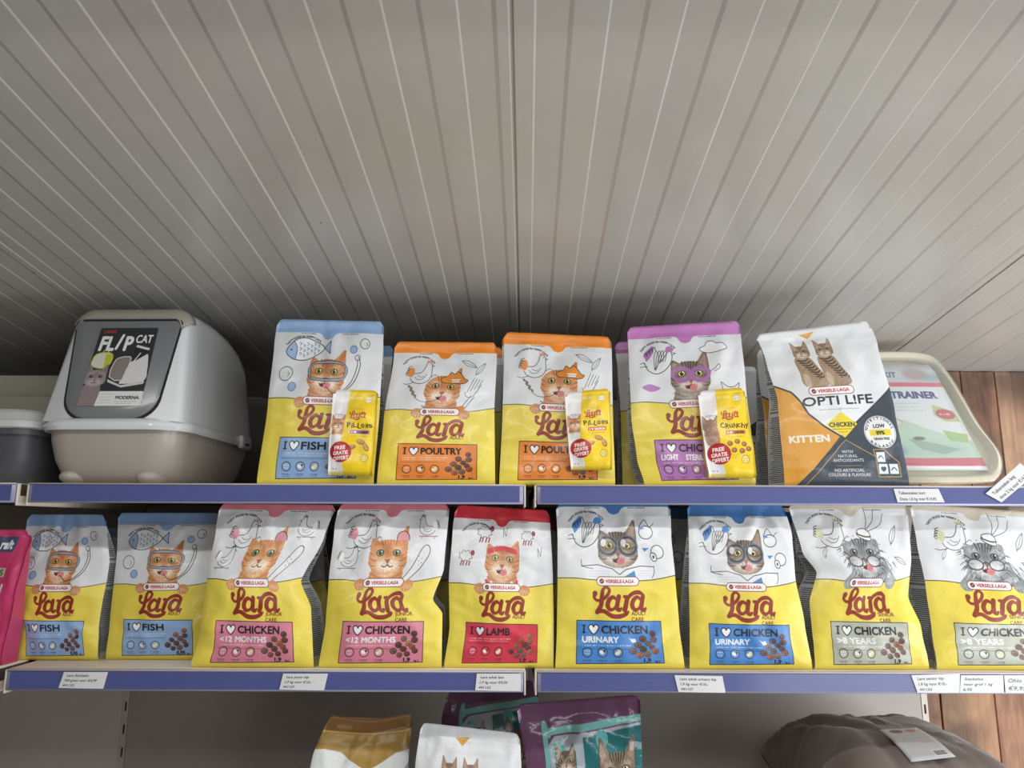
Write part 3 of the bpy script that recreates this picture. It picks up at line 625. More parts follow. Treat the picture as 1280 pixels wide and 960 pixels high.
def card_art(name):
    c = Canvas(150, 200, 'b9bcbf')
    c.rect(-2, -2, 102, 16, '23262e'); c.scribble(16, 80, 8, 4, 'c9ccd0', .8, 3)
    c.ell(34, 34, 16, 10, '6a5040', soft=1); c.ell(70, 34, 13, 8, 'a97a5e', soft=1)
    for i in range(8): c.scribble(12, 88, 60+i*7, 1.6, '7c8086', .8, i)
    c.rect(62, 122, 92, 142, 'e4e4e4'); 
    for i in range(12): c.rect(64+i*2.2, 124, 65+i*2.2+(i % 3)*.4, 140, '3c3e42')
    return c.image(name)
def make_art():
    A = {}
    A['fish'] = lara_bag('fish_print', '8fb0dd', '8fb0dc', 'FISH', 21, 'ginger', 'fish')
    A['fish_small'] = lara_bag('small_fish_print', '8fb0dd', '8fb0dc', 'FISH', 21, 'ginger', 'fish', weight='0,95')
    A['poultry'] = lara_bag('poultry_print', 'ee8a1e', 'e8893a', 'POULTRY', 35, 'ginger', 'poultry')
    A['light'] = lara_bag('light_print', 'c078bd', 'b075b5', 'CHICKEN', 37, 'tabby', 'hero', 'LIGHT    STERILISED', ('ADULT', 'CARE'))
    A['junior'] = lara_bag('junior_print', 'd97f8e', 'd9849a', 'CHICKEN', 37, 'kitten', 'junior', '<12 MONTHS', ('JUNIOR', 'CARE'))
    A['lamb'] = lara_bag('lamb_print', 'cf2f3c', 'd13c50', 'LAMB', 22, 'ginger', 'sheep')
    A['urinary'] = lara_bag('urinary_print', '3f74b4', '4a86cc', 'CHICKEN', 37, 'tabby', 'reader', 'URINARY', ('ADULT', 'CARE'))
    A['senior'] = lara_bag('senior_print', 'c9bfae', 'b4b8aa', 'CHICKEN', 37, 'grey', 'senior', '>8 YEARS', ('SENIOR', 'CARE'))
    A['opti'] = opti_bag('kitten_food_print')
    A['opti_low'] = opti_bag('kitten_food_print_low', dk=7)
    for k in ('cheese', 'salmon', 'crunchy'): A[k] = treat_art(k+'_treat_print', k)
    A['flip'] = flip_art('litter_box_sticker'); A['puppy'] = puppy_art('trainer_print'); A['grass'] = grass_art('grass_print')
    A['gold'] = gold_art('gold_print'); A['teal'] = teal_art('teal_print'); A['gusset'] = gusset_art('gusset_print'); A['card'] = card_art('cushion_card')
    for k, l in {'l1': (('Lara fish/zalm', 50), ('950 gram voor €4,99', 72), ('441133', 26)), 'l2': (('Lara junior kip', 50), ('1,9 kg voor €10,-', 60), ('441137', 26)),
                 'l3': (('Lara adult lam', 52), ('1,9 kg voor €9,50', 62), ('441152', 26)), 'l4': (('Lara adult urinary kip', 76), ('1,9 kg voor €10,-', 58), ('441157', 26)),
                 'l5': (('Lara senior kip', 56), ('1,9 kg voor €10,-', 62), ('441154', 28)), 'l6': (('Snackstixx', 44), ('voor grof 1 kg', 66), ('6,95', 20)),
                 'l7': (('Ohio Tuin', 60), ('€9,95', 40)), 'l8': (('Tuikensteken kort', 58), ('Doos 1,0 kg voor €14,95', 78)), 'l9': (('Tuikensteken lang', 60), ('doos 2 kg voor €14,95', 80))}.items():
        A[k] = label_art('price_'+k, l, hu=40 if len(l) == 3 else 32)
    return A
# ---------------------------------------------------------------- helpers
def lin(c):
    c = rgb(c); return tuple(float(x/12.92 if x <= .04045 else ((x+.055)/1.055)**2.4) for x in c) + (1,)
MATS = {}
def mat(name, col=None, rough=.5, img=None, bump=0., bscale=60., metal=0., spec=.5, coat=0., trans=0., alpha=1., vary=0., vscale=8., stretch=(1, 1, 1)):
    if name in MATS: return MATS[name]
    m = bpy.data.materials.new(name); m.use_nodes = True; nt = m.node_tree; b = nt.nodes['Principled BSDF']
    b.inputs['Roughness'].default_value = rough; b.inputs['Metallic'].default_value = metal; b.inputs['Specular IOR Level'].default_value = spec
    b.inputs['Coat Weight'].default_value = coat; b.inputs['Coat Roughness'].default_value = .12
    b.inputs['Transmission Weight'].default_value = trans; b.inputs['Alpha'].default_value = alpha
    tc = nt.nodes.new('ShaderNodeTexCoord'); mp = nt.nodes.new('ShaderNodeMapping'); nt.links.new(tc.outputs['Object'], mp.inputs[0]); mp.inputs['Scale'].default_value = stretch
    if img:
        t = nt.nodes.new('ShaderNodeTexImage'); t.image = img; t.extension = 'EXTEND'; t.interpolation = 'Cubic'
        nt.links.new(tc.outputs['UV'], t.inputs[0]); nt.links.new(t.outputs[0], b.inputs['Base Color'])
    else:
        b.inputs['Base Color'].default_value = lin(col)
        n = nt.nodes.new('ShaderNodeTexNoise'); n.inputs['Scale'].default_value = vscale; n.inputs['Detail'].default_value = 4; nt.links.new(mp.outputs[0], n.inputs[0])
        r = nt.nodes.new('ShaderNodeMapRange'); r.inputs[3].default_value = 1-vary; r.inputs[4].default_value = 1+vary; r.inputs[1].default_value = .3; r.inputs[2].default_value = .7
        x = nt.nodes.new('ShaderNodeMix'); x.data_type = 'RGBA'; x.blend_type = 'MULTIPLY'; x.inputs[0].default_value = 1; x.inputs[6].default_value = lin(col)
        nt.links.new(n.outputs[0], r.inputs[0]); nt.links.new(r.outputs[0], x.inputs[7]); nt.links.new(x.outputs[2], b.inputs['Base Color'])
    if bump:
        n2 = nt.nodes.new('ShaderNodeTexNoise'); n2.inputs['Scale'].default_value = bscale; n2.inputs['Detail'].default_value = 3; nt.links.new(mp.outputs[0], n2.inputs[0])
        bp = nt.nodes.new('ShaderNodeBump'); bp.inputs['Strength'].default_value = bump; bp.inputs['Distance'].default_value = .006
        nt.links.new(n2.outputs[0], bp.inputs['Height']); nt.links.new(bp.outputs[0], b.inputs['Normal'])
    MATS[name] = m; return m

def link(name, me, mats, parent=None, smooth=True):
    for m in (mats if isinstance(mats, (list, tuple)) else [mats]): me.materials.append(m)
    if smooth:
        for p in me.polygons: p.use_smooth = True
    o = bpy.data.objects.new(name, me); C.objects.link(o)
    if parent: o.parent = parent
    return o
def tag(o, label=None, cat_=None, group=None, kind=None):
    if label: o['label'] = label
    if cat_: o['category'] = cat_
    if group: o['group'] = group
    if kind: o['kind'] = kind
    return o
def thing(name, loc, label, cat_, group=None, rz=0.):
    o = bpy.data.objects.new(name, None); o.empty_display_size = .03; C.objects.link(o); o.location = loc; o.rotation_euler.z = rz
    return tag(o, label, cat_, group)
def from_bm(name, bm, mats, parent=None, smooth=False, sharp=None):
    bmesh.ops.recalc_face_normals(bm, faces=bm.faces)
    me = bpy.data.meshes.new(name); bm.to_mesh(me); bm.free()
    o = link(name, me, mats, parent, smooth)
    if sharp:
        me.set_sharp_from_angle(angle=sharp)
    return o
def bm_box(bm, x0, x1, y0, y1, z0, z1, bev=0., seg=2):
    r = bmesh.ops.create_cube(bm, size=1)
    for v in r['verts']: v.co = Vector((x0+(v.co.x+.5)*(x1-x0), y0+(v.co.y+.5)*(y1-y0), z0+(v.co.z+.5)*(z1-z0)))
    if bev:
        es = {e for v in r['verts'] for e in v.link_edges}
        bmesh.ops.bevel(bm, geom=list(es), offset=bev, segments=seg, affect='EDGES', profile=.6)
def box(name, x0, x1, y0, y1, z0, z1, m, parent=None, bev=0., seg=2):
    bm = bmesh.new(); bm_box(bm, x0, x1, y0, y1, z0, z1, bev, seg)
    return from_bm(name, bm, m, parent, bool(bev), .9 if bev else None)
def rrect(cx, cy, w, d, r, n=6):
    """rounded rectangle outline in xy"""
    out = []; r = min(r, w/2-1e-4, d/2-1e-4)
    for sx, sy, a0 in ((1, 1, 0), (-1, 1, PI/2), (-1, -1, PI), (1, -1, 3*PI/2)):
        for i in range(n+1):
            a = a0+PI/2*i/n
            out.append((cx+sx*(w/2-r)+r*math.cos(a), cy+sy*(d/2-r)+r*math.sin(a)))
    return out
def loft(name, rings, m, parent=None, cap=(True, True), sharp=.7):
    bm = bmesh.new(); V = [[bm.verts.new(p) for p in R] for R in rings]
    for A_, B_ in zip(V, V[1:]):
        n = len(A_)
        for i in range(n): bm.faces.new((A_[i], A_[(i+1) % n], B_[(i+1) % n], B_[i]))
    if cap[0]: bm.faces.new(V[0][::-1])
    if cap[1]: bm.faces.new(V[-1])
    return from_bm(name, bm, m, parent, True, sharp)
def tube(name, pts, r, m, parent=None, n=8, smooth=6):
    P = [Vector(p) for p in (cat_rom(pts, smooth) if smooth else pts)]
    rings = []
    for i, p in enumerate(P):
        t = (P[min(i+1, len(P)-1)]-P[max(i-1, 0)]).normalized()
        a = t.orthogonal().normalized() if i == 0 else (a - t*a.dot(t)).normalized()
        b = t.cross(a)
        rings.append([p+a*r*math.cos(2*PI*k/n)+b*r*math.sin(2*PI*k/n) for k in range(n)])
    return loft(name, rings, m, parent)

# ---------------------------------------------------------------- setting
CEIL_B, CEIL_H = math.atan(310/950.), .75
def ceil_z(y):      # height of the sloping ceiling at depth y
    a = CEIL_B-PITCH
    # plane through the point seen at row 462
    y0, z0 = 2.127, CZ+.2071*2.127
    return z0+(y0-y)*math.tan(a)
A_SL = CEIL_B-PITCH
WALL_Y = 2.13
def ceiling_mat():
    m = bpy.data.materials.new('coated_steel_ceiling'); m.use_nodes = True; nt = m.node_tree; b = nt.nodes['Principled BSDF']
    b.inputs['Roughness'].default_value = .27; b.inputs['Specular IOR Level'].default_value = .9
    tc = nt.nodes.new('ShaderNodeTexCoord'); L = nt.links.new
    n = nt.nodes.new('ShaderNodeTexNoise'); n.inputs['Scale'].default_value = 3.; n.inputs['Detail'].default_value = 5; L(tc.outputs['Object'], n.inputs[0])
    cr = nt.nodes.new('ShaderNodeValToRGB'); cr.color_ramp.elements[0].position = .3; cr.color_ramp.elements[0].color = lin('bebdb8'); cr.color_ramp.elements[1].position = .7; cr.color_ramp.elements[1].color = lin('c7c6c1'); L(n.outputs[0], cr.inputs[0])
    # fly specks: small brown stains of their own
    v = nt.nodes.new('ShaderNodeTexVoronoi'); v.inputs['Scale'].default_value = 9; v.inputs['Randomness'].default_value = 1; fm = nt.nodes.new('ShaderNodeMapping'); fm.inputs['Scale'].default_value = (1, .62, 0); oi = nt.nodes.new('ShaderNodeObjectInfo'); ad = nt.nodes.new('ShaderNodeVectorMath'); L(tc.outputs['Object'], ad.inputs[0]); L(oi.outputs['Location'], ad.inputs[1]); L(ad.outputs[0], fm.inputs[0]); L(fm.outputs[0], v.inputs[0])
    lt = nt.nodes.new('ShaderNodeMapRange'); lt.inputs[1].default_value = .014; lt.inputs[2].default_value = .030; lt.inputs[3].default_value = 1; lt.inputs[4].default_value = 0; L(v.outputs['Distance'], lt.inputs[0])
    wn = nt.nodes.new('ShaderNodeSeparateColor'); L(v.outputs['Color'], wn.inputs[0])
    gt = nt.nodes.new('ShaderNodeMath'); gt.operation = 'GREATER_THAN'; gt.inputs[1].default_value = .45; L(wn.outputs[0], gt.inputs[0])
    mu = nt.nodes.new('ShaderNodeMath'); mu.operation = 'MULTIPLY'; L(lt.outputs[0], mu.inputs[0]); L(gt.outputs[0], mu.inputs[1])
    m2 = nt.nodes.new('ShaderNodeMath'); m2.operation = 'MULTIPLY'; L(mu.outputs[0], m2.inputs[0]); L(wn.outputs[1], m2.inputs[1])
    mx = nt.nodes.new('ShaderNodeMix'); mx.data_type = 'RGBA'; mx.inputs[7].default_value = lin('6b4f38'); L(m2.outputs[0], mx.inputs[0]); L(cr.outputs[0], mx.inputs[6]); L(mx.outputs[2], b.inputs['Base Color'])
    n2 = nt.nodes.new('ShaderNodeTexNoise'); n2.inputs['Scale'].default_value = 7; L(tc.outputs['Object'], n2.inputs[0])
    bp = nt.nodes.new('ShaderNodeBump'); bp.inputs['Strength'].default_value = .12; bp.inputs['Distance'].default_value = .01; L(n2.outputs[0], bp.inputs['Height']); L(bp.outputs[0], b.inputs['Normal'])
    return m
def build_ceiling():
    root = bpy.data.objects.new('ceiling', None); C.objects.link(root); root['kind'] = 'structure'
    root.location = (0, 0, ceil_z(0)); root.rotation_euler = (-A_SL, 0, -math.atan(18/950))
    M = ceiling_mat()
    # one panel: 11 shallow steps per metre; up-steps face right, down-steps face left
    per = 1/11; h = .0013
    y0, y1 = -2.6, 2.46
    bm = bmesh.new()
    # profile heights: higher z = recessed
    P0 = [(0., .0022), (0., .0005), (.0008, 0.)]
    for i in range(11):
        x = .0252+i*.0906
        P0 += [(x, 0.), (x+.0029, h)]
        if i < 11: P0 += [(x+.0425, h), (x+.0485, 0.)]
    P0 += [(1-.0065, 0.), (1-.0045, .0022), (1., .0022)]
    va = [bm.verts.new((x, y0, z)) for x, z in P0]; vb = [bm.verts.new((x, y1, z)) for x, z in P0]
    for i in range(len(P0)-1): bm.faces.new((va[i], va[i+1], vb[i+1], vb[i]))
    vt = [bm.verts.new((x, y, .06)) for x, y in ((P0[0][0], y0), (P0[-1][0], y0), (P0[-1][0], y1), (P0[0][0], y1))]
    bm.faces.new(vt); bm.faces.new((va[0], vb[0], vt[3], vt[0])); bm.faces.new((va[-1], vt[1], vt[2], vb[-1]))
    bm.faces.new(va+[vt[1], vt[0]]); bm.faces.new(vb[::-1]+[vt[3], vt[2]])
    bmesh.ops.recalc_face_normals(bm, faces=bm.faces)
    me = bpy.data.meshes.new('ceiling_panel'); bm.to_mesh(me); bm.free(); me.materials.append(M)
    for k in range(-3, 3):
        o = bpy.data.objects.new('ceiling_panel', me); C.objects.link(o); o.parent = root; o.location = (CX0+k, 0, 0)
    box('backing', CX0-3, CX0+3, y0, y1, .061, .075, mat('steel_backing', '8a8880'), root)
    return root

def wood_mat(name, c1, c2, c3):
    m = bpy.data.materials.new(name); m.use_nodes = True; nt = m.node_tree; b = nt.nodes['Principled BSDF']; b.inputs['Roughness'].default_value = .6
    tc = nt.nodes.new('ShaderNodeTexCoord'); mp = nt.nodes.new('ShaderNodeMapping'); mp.inputs['Scale'].default_value = (1, 1, .12); L = nt.links.new
    oi = nt.nodes.new('ShaderNodeObjectInfo'); cb = nt.nodes.new('ShaderNodeVectorMath'); cb.operation = 'ADD'
    sc = nt.nodes.new('ShaderNodeVectorMath'); sc.operation = 'SCALE'; sc.inputs[3].default_value = 9.
    L(oi.outputs['Location'], sc.inputs[0]); L(tc.outputs['Object'], cb.inputs[0]); L(sc.outputs[0], cb.inputs[1]); L(cb.outputs[0], mp.inputs[0])
    n = nt.nodes.new('ShaderNodeTexNoise'); n.inputs['Scale'].default_value = 26; n.inputs['Detail'].default_value = 8; n.inputs['Roughness'].default_value = .65; n.inputs['Distortion'].default_value = .6; L(mp.outputs[0], n.inputs[0])
    cr = nt.nodes.new('ShaderNodeValToRGB'); e = cr.color_ramp.elements
    e[0].position = .3; e[0].color = lin(c1); e[1].position = .7; e[1].color = lin(c3); x = e.new(.5); x.color = lin(c2); L(n.outputs[0], cr.inputs[0])
    n3 = nt.nodes.new('ShaderNodeTexNoise'); n3.inputs['Scale'].default_value = 5; n3.inputs['Detail'].default_value = 3; L(cb.outputs[0], n3.inputs[0])
    r = nt.nodes.new('ShaderNodeMapRange'); r.inputs[1].default_value = .38; r.inputs[2].default_value = .62; r.inputs[3].default_value = .35; r.inputs[4].default_value = 1.15; L(n3.outputs[0], r.inputs[0])
    mx = nt.nodes.new('ShaderNodeMix'); mx.data_type = 'RGBA'; mx.blend_type = 'MULTIPLY'; mx.inputs[0].default_value = 1; L(cr.outputs[0], mx.inputs[6]); L(r.outputs[0], mx.inputs[7]); L(mx.outputs[2], b.inputs['Base Color'])
    bp = nt.nodes.new('ShaderNodeBump'); bp.inputs['Strength'].default_value = .3; bp.inputs['Distance'].default_value = .003; L(n.outputs[0], bp.inputs['Height']); L(bp.outputs[0], b.inputs['Normal'])
    return m
# joint of two ceiling panels, measured on the ceiling plane
CX0 = (641.5-658)/790.*CEIL_H
build_ceiling()

SX = .62          # boards right of here, coated steel sheet to the left
# back wall of upright boards
wall = bpy.data.objects.new('wall_back', None); C.objects.link(wall); wall['kind'] = 'structure'; wall.location = (0, WALL_Y, 0)
WD = [wood_mat('old_board', '7a5740', 'a97f5f', 'c79d78'), wood_mat('old_board_red', '6f4a37', '9c6f54', 'bd9070'), wood_mat('old_board_pale', '86654f', 'b38d70', 'cdaa8b')]
box('backing', SX+.021, 3.1, .022, .04, 0, ceil_z(WALL_Y)-.003, mat('dark_gap', '1c1815'), wall)
def xa(px, py, Y): return at(px, py, Y).x
SX = .62          # boards right of here, coated steel sheet to the left
bm = bmesh.new(); bm_box(bm, -3.1, SX+.02, .28, .30, 0, ceil_z(WALL_Y+.28)-.003, .001, 1)
bm_box(bm, SX, SX+.02, .0, .28, 0, ceil_z(WALL_Y+.28)-.003, .001, 1)
from_bm('steel_cladding', bm, mat('grey_cladding', '77756f', .4, vary=.04), wall, False)
seams = [xa(1165, 470, WALL_Y)-.07, xa(1197, 470, WALL_Y), xa(1240, 470, WALL_Y)]
rs = random.Random(4)
xs = [seams[0]]
while xs[0] > SX+.13: xs.insert(0, xs[0]-rs.uniform(.09, .125))
xs.insert(0, SX+.021)
xs += seams[1:]
while xs[-1] < 3.0: xs.append(xs[-1]+rs.uniform(.1, .13))
for i in range(len(xs)-1):
    t = rs.uniform(.012, .020)
    bm = bmesh.new(); bm_box(bm, 0, xs[i+1]-xs[i]-.003, -t, .0215, 0, ceil_z(WALL_Y)-.004, .0015, 1)
    o = from_bm('board', bm, WD[rs.randrange(3)], wall, False); o.location = (xs[i], 0, 0)

fl = box('floor', -3.1, 3.1, -2.6, WALL_Y+.31, -.05, 0, mat('floor_tile', '9a958c', .35, vary=.06), None); fl['kind'] = 'structure'

# ---------------------------------------------------------------- shelving
RY, BY = 1.5, 2.0                       # front of the rails, face of the back panels
GAPS = [-.955-.99*2, -.955-.99, -.955, .036, 1.027, 2.018]
Z_UP, Z_LO, Z_BT = CZ+.0795, CZ-.2665, CZ-.69
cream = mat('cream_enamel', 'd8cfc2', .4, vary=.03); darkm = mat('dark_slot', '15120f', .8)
panelm = mat('back_panel_enamel', 'a8a19b', .5, vary=.03)
blue = mat('blue_price_strip', '525a92', .38, vary=.05, vscale=30, stretch=(1, 1, 8), spec=.5, coat=.5)
clear = mat('strip_edge', '9a9cb8', .3)
def shelf(x0, x1, z, zl, label, group, strip=True):
    t = thing('gondola_shelf', ((x0+x1)/2, RY, z), label, 'shelf', group)
    w_ = (x1-x0)/2
    g = .0085
    box('shelf_board', -w_+g, w_-g, .004, BY-RY-.004, -.0255, 0, cream, t, .0015, 1)
    for s_ in (-1, 1):
        xe = s_*(w_-g)
        box('end_bracket', min(xe, xe-s_*.0035), max(xe, xe-s_*.0035), -.003, BY-RY-.01, -.043, -.0005, cream, t, .001, 1)
    r_ = box('price_rail', -w_+g+.005, w_-g-.005, -.004, .004, -.0375, .0, clear, t, .001, 1)
    box('strip_insert', -w_+g+.012, w_-g-.012, -.0055, -.0038, -.0335, -.0035, blue, r_)
    box('rail_lip', -w_+g+.005, w_-g-.005, -.0065, .004, -.0022, .0008, mat('pale_lip', 'b9b2b4', .35), r_, .0006, 1)
    return t
POS = {-2: 'off to the left', -1: 'left', 0: 'middle', 1: 'right', 2: 'far right'}
UP, LO = {}, {}
for i in range(1, 5):
    x0, x1 = GAPS[i], GAPS[i+1] if i+1 < len(GAPS) else 3
    if i > 3: continue
    nm = {1: 'cropped leftmost', 2: 'left centre', 3: 'right centre'}[i]
    UP[i] = shelf(x0, x1, Z_UP, None, {1: 'leftmost cropped upper shelf with blue rail under the grey tub', 2: 'upper cream shelf with blue rail under the hooded litter box', 3: 'upper cream shelf with blue rail under the kitten food bag'}[i], None)
    LO[i] = shelf(x0, x1, Z_LO, None, {1: 'leftmost cropped lower shelf end with blue rail', 2: 'lower cream shelf with blue rail carrying pink junior cat food bags', 3: 'lower cream shelf with blue rail carrying blue and grey cat food bags'}[i], None)
# the bottom shelf below the frame, its back panels and slotted uprights
for i in (1, 2, 3):
    x0, x1 = GAPS[i], GAPS[i+1]
    t = thing('base_shelf', ((x0+x1)/2, RY, Z_BT), {1: 'leftmost base shelf below the frame', 2: 'base shelf holding the gold and white bags', 3: 'base shelf holding the brown pet cushion'}[i], 'shelf')
    w_ = (x1-x0)/2
    box('shelf_board', -w_+.002, w_-.002, -.06, BY-RY-.004, -.03, 0, cream, t, .0015, 1)
    bp_ = thing('back_panel', ((x0+x1)/2, BY, 0), {1: 'leftmost grey back panel of the shelving', 2: 'dark grey back panel left of the shelf gap', 3: 'grey back panel behind the brown cushion'}[i], 'panel')
    box('upper_sheet', -w_+.0078, w_-.0078, 0, .010, Z_LO+.002, Z_UP-.03, panelm, bp_, .001, 1)
    box('lower_sheet', -w_+.0078, w_-.0078, 0, .010, .1, Z_LO-.002, panelm, bp_, .001, 1)
    box('foot_sheet', -w_+.0078, w_-.0078, -.001, .010, .0, .098, panelm, bp_, .001, 1)
for i in range(1, 5):
    x = GAPS[i]
    t = thing('slotted_upright', (x, BY, 0), {1: 'slotted cream upright left of the frame', 2: 'slotted upright in the dark back panel at lower left', 3: 'slotted upright behind the purple wet food bag', 4: 'slotted upright at the boarded wall'}[i], 'upright')
    bm = bmesh.new(); top = Z_UP-.031
    xs_ = [-.0135, -.0025, .0025, .0135]
    # the post is two flanges and short bridges, so that the slots are real openings
    bm_box(bm, -.0074, -.0026, -.001, .03, 0, top); bm_box(bm, .0026, .0074, -.001, .03, 0, top)
    z = 0
    while z < top-.02: bm_box(bm, -.0026, .0026, -.0008, .03, z, z+.031); z += .053
    from_bm('post', bm, panelm if i != 4 else cream, t)
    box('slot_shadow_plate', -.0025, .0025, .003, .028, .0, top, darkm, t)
# ---------------------------------------------------------------- bags
ART = make_art()
GUS = mat('bag_side_print', img=ART['gusset'], rough=.42)
silver = mat('bag_back_film', 'b9b6ae', .45, bump=.3, bscale=40)
def film(k, rough=.4):
    return mat(k+'_film', img=ART[k], rough=rough, bump=.5, bscale=24, coat=.15)
def crease_fn(seed, n=16, amp=.0022, W=.22, H=.31):
    """sum of a few straight pinched folds and soft dents over (u, v)"""
    r = random.Random(seed); cr = []
    for i in range(n):
        e = r.choice((0, 1, 2, 2, 3))
        cu, cv = (r.uniform(0, .12), r.random()) if e == 0 else (r.uniform(.88, 1), r.random()) if e == 1 else (r.random(), r.uniform(.78, .95)) if e == 2 else (r.random(), r.uniform(.05, .3))
        an = r.uniform(-.7, .7) + (PI/2 if e == 2 else 0) + (0 if e != 3 else r.uniform(-.6, .6))
        cr.append((cu, cv, math.cos(an), math.sin(an), r.uniform(.03, .11), r.uniform(.012, .03), amp*r.uniform(.5, 1.3)*r.choice((1, 1, -1))))
    off = Vector((seed*3.7, seed*1.3, 0))
    def f(u, v):
        s = 0
        for cu, cv, ca, sa, ln, wd, a in cr:
            dx, dy = (u-cu)*W, (v-cv)*H
            al = dx*ca+dy*sa; ac = abs(-dx*sa+dy*ca)
            if ac < wd and abs(al) < ln: s += a*(1-ac/wd)**1.5*(1-(al/ln)**2)
        s += noise.noise(Vector((u*2.6, v*3.4, 0))+off)*.0078*min(1, 6*v)
        s += noise.noise(Vector((u*7, v*9, 5))+off)*.0026
        return s
    return f
def interp(P, t):
    """P polyline of (px,py) bottom to top -> point at fraction t of its height"""
    y0, y1 = P[0][1], P[-1][1]; y = y0+(y1-y0)*t
    for a, b in zip(P, P[1:]):
        if (a[1]-y)*(b[1]-y) <= 0 and a[1] != b[1]:
            k = (y-a[1])/(b[1]-a[1]); k2 = k*k*(3-2*k)*.4+k*.6
            return a[0]+(b[0]-a[0])*k2, y
    return P[-1]
def bag(name, label, category, group, Lp, Rp, Y0, depth, art, zs, seed=1, bulge=.012, lean=None, nu=34, nv=64, seal=.925, amp=.0032, gus=True, twist=0., rough=.4, body='body', backm=None, topdip=0., v0=0., vt=1., gm=None):
    """stand-up pouch. Lp/Rp: measured outline left and right, bottom to top; Y0 its front foot; zs the shelf it stands on"""
    lean = depth*.5 if lean is None else lean
    cf = crease_fn(seed, amp=amp)
    ysh = 1.6
    def Yp(v):        # front panel depth profile: foot, belly, then back to the seal
        k = min(v/.93, 1.)
        return Y0 + lean*(k**1.7)
    P = [[None]*(nu+1) for _ in range(nv+1)]
    for j in range(nv+1):
        v = j/nv
        a, b = interp(Lp, v), interp(Rp, v)
        yl, yr = Yp(v)-twist/2, Yp(v)+twist/2
        pl, pr = at(a[0], a[1], yl), at(b[0], b[1], yr)
        if j == 0:
            dzl, dzr = zs-pl.z, zs-pr.z
        f = (1-v)**2
        pl.z += dzl*f; pr.z += dzr*f
        for i in range(nu+1):
            u = i/nu
            p = pl.lerp(pr, u)
            env = (math.sin(PI*u)**.6 if 0 < u < 1 else 0)
            bl = bulge*env*math.sin(PI*min(v/.95, 1)**.8)**.8 if v < .95 else 0
            edge = min(1, 5*min(u, 1-u)+.25)
            vv = min(1, v*9)
            p.y -= bl + cf(u, v)*edge*vv*(1 if v < seal else .35)
            p.y -= .0014*math.exp(-((v-seal+.045)/.009)**2)*edge      # press-to-close zipper
            if v < .035: p.y += .004*(1-v/.035)**2
            if v > .955:      # rounded corners of the seal
                ed = min(u, 1-u)*(pr.x-pl.x)
                if ed < .012: p.z -= (.012-math.sqrt(max(0, .012**2-(.012-ed)**2)))*(v-.955)/.045
            if topdip: p.z -= topdip*math.sin(PI*u)*v**6
            p.z = max(p.z, zs+.0003) if v > 0 else zs+.0003
            P[j][i] = p
    base = Vector(((P[0][0].x+P[0][nu].x)/2, Y0+depth/2, zs))
    # back panel mirrors the front about the seal plane
    def back(j, i):
        v = j/nv; p = P[j][i].copy()
        yc = Y0+lean
        k = 1-min(v/seal, 1)**1.4
        q = p.copy(); q.y = yc + (depth-lean)*k + (.0012 if v >= seal else .002) + (P[j][i].y-Yp(v) if v >= seal-.05 else 0)*(1)
        if q.y < p.y+.0012: q.y = p.y+.0012
        q.x = base.x+(p.x-base.x)*(.985 if v < seal else 1)
        return q
    js = int(round(seal*nv))
    root = thing(name, base, label, category, group)
    def sheet(nm, j0, j1, m, par, closed_bottom):
        bm = bmesh.new(); uv = bm.loops.layers.uv.new()
        A_ = [[bm.verts.new(P[j][i]-base) for i in range(nu+1)] for j in range(j0, j1+1)]
        bs = 2
        B_ = [[bm.verts.new(back(j, i)-base) for i in range(0, nu+1, bs)] for j in range(j0, j1+1)]
        def q(vs, uvs, mi):
            f = bm.faces.new(vs); f.material_index = mi; f.smooth = True
            for l, t_ in zip(f.loops, uvs): l[uv].uv = t_
        for j in range(j1-j0):
            for i in range(nu):
                q((A_[j][i], A_[j][i+1], A_[j+1][i+1], A_[j+1][i]), [((i+a)/nu, v0+(vt-v0)*(j+j0+b)/nv) for a, b in ((0, 0), (1, 0), (1, 1), (0, 1))], 0)
            for i in range(len(B_[0])-1):
                q((B_[j][i+1], B_[j][i], B_[j+1][i], B_[j+1][i+1]), [(((i+a)*bs)/nu, v0+(vt-v0)*(j+j0+b)/nv) for a, b in ((1, 0), (0, 0), (0, 1), (1, 1))], 1)
        if closed_bottom:     # foot
            f = bm.faces.new([A_[0][i] for i in range(nu, -1, -1)]+B_[0]); f.material_index = 0
            for l in f.loops: l[uv].uv = (.5, .01)
        if not closed_bottom or not gus:
            for side, ia, ib in ((0, 0, 0), (1, nu, -1)):
                for j in range(j1-j0):
                    vs = (A_[j][ia], A_[j+1][ia], B_[j+1][ib], B_[j][ib]); f = bm.faces.new(vs if side else vs[::-1]); f.material_index = 1
                    for l in f.loops: l[uv].uv = (.5, .96)
        if not closed_bottom:
            f = bm.faces.new(A_[-1]+B_[-1][::-1])
            for l in f.loops: l[uv].uv = (.5, .985)
            f.material_index = 0
        me = bpy.data.meshes.new(nm); bm.to_mesh(me); bm.free()
        return link(nm, me, m, par, False)
    fm = film(art, rough)
    bk = backm or silver
    sheet(body, 0, js, [fm, bk], root, True)
    sheet('top_seal', js, nv, [fm, fm], root, False)
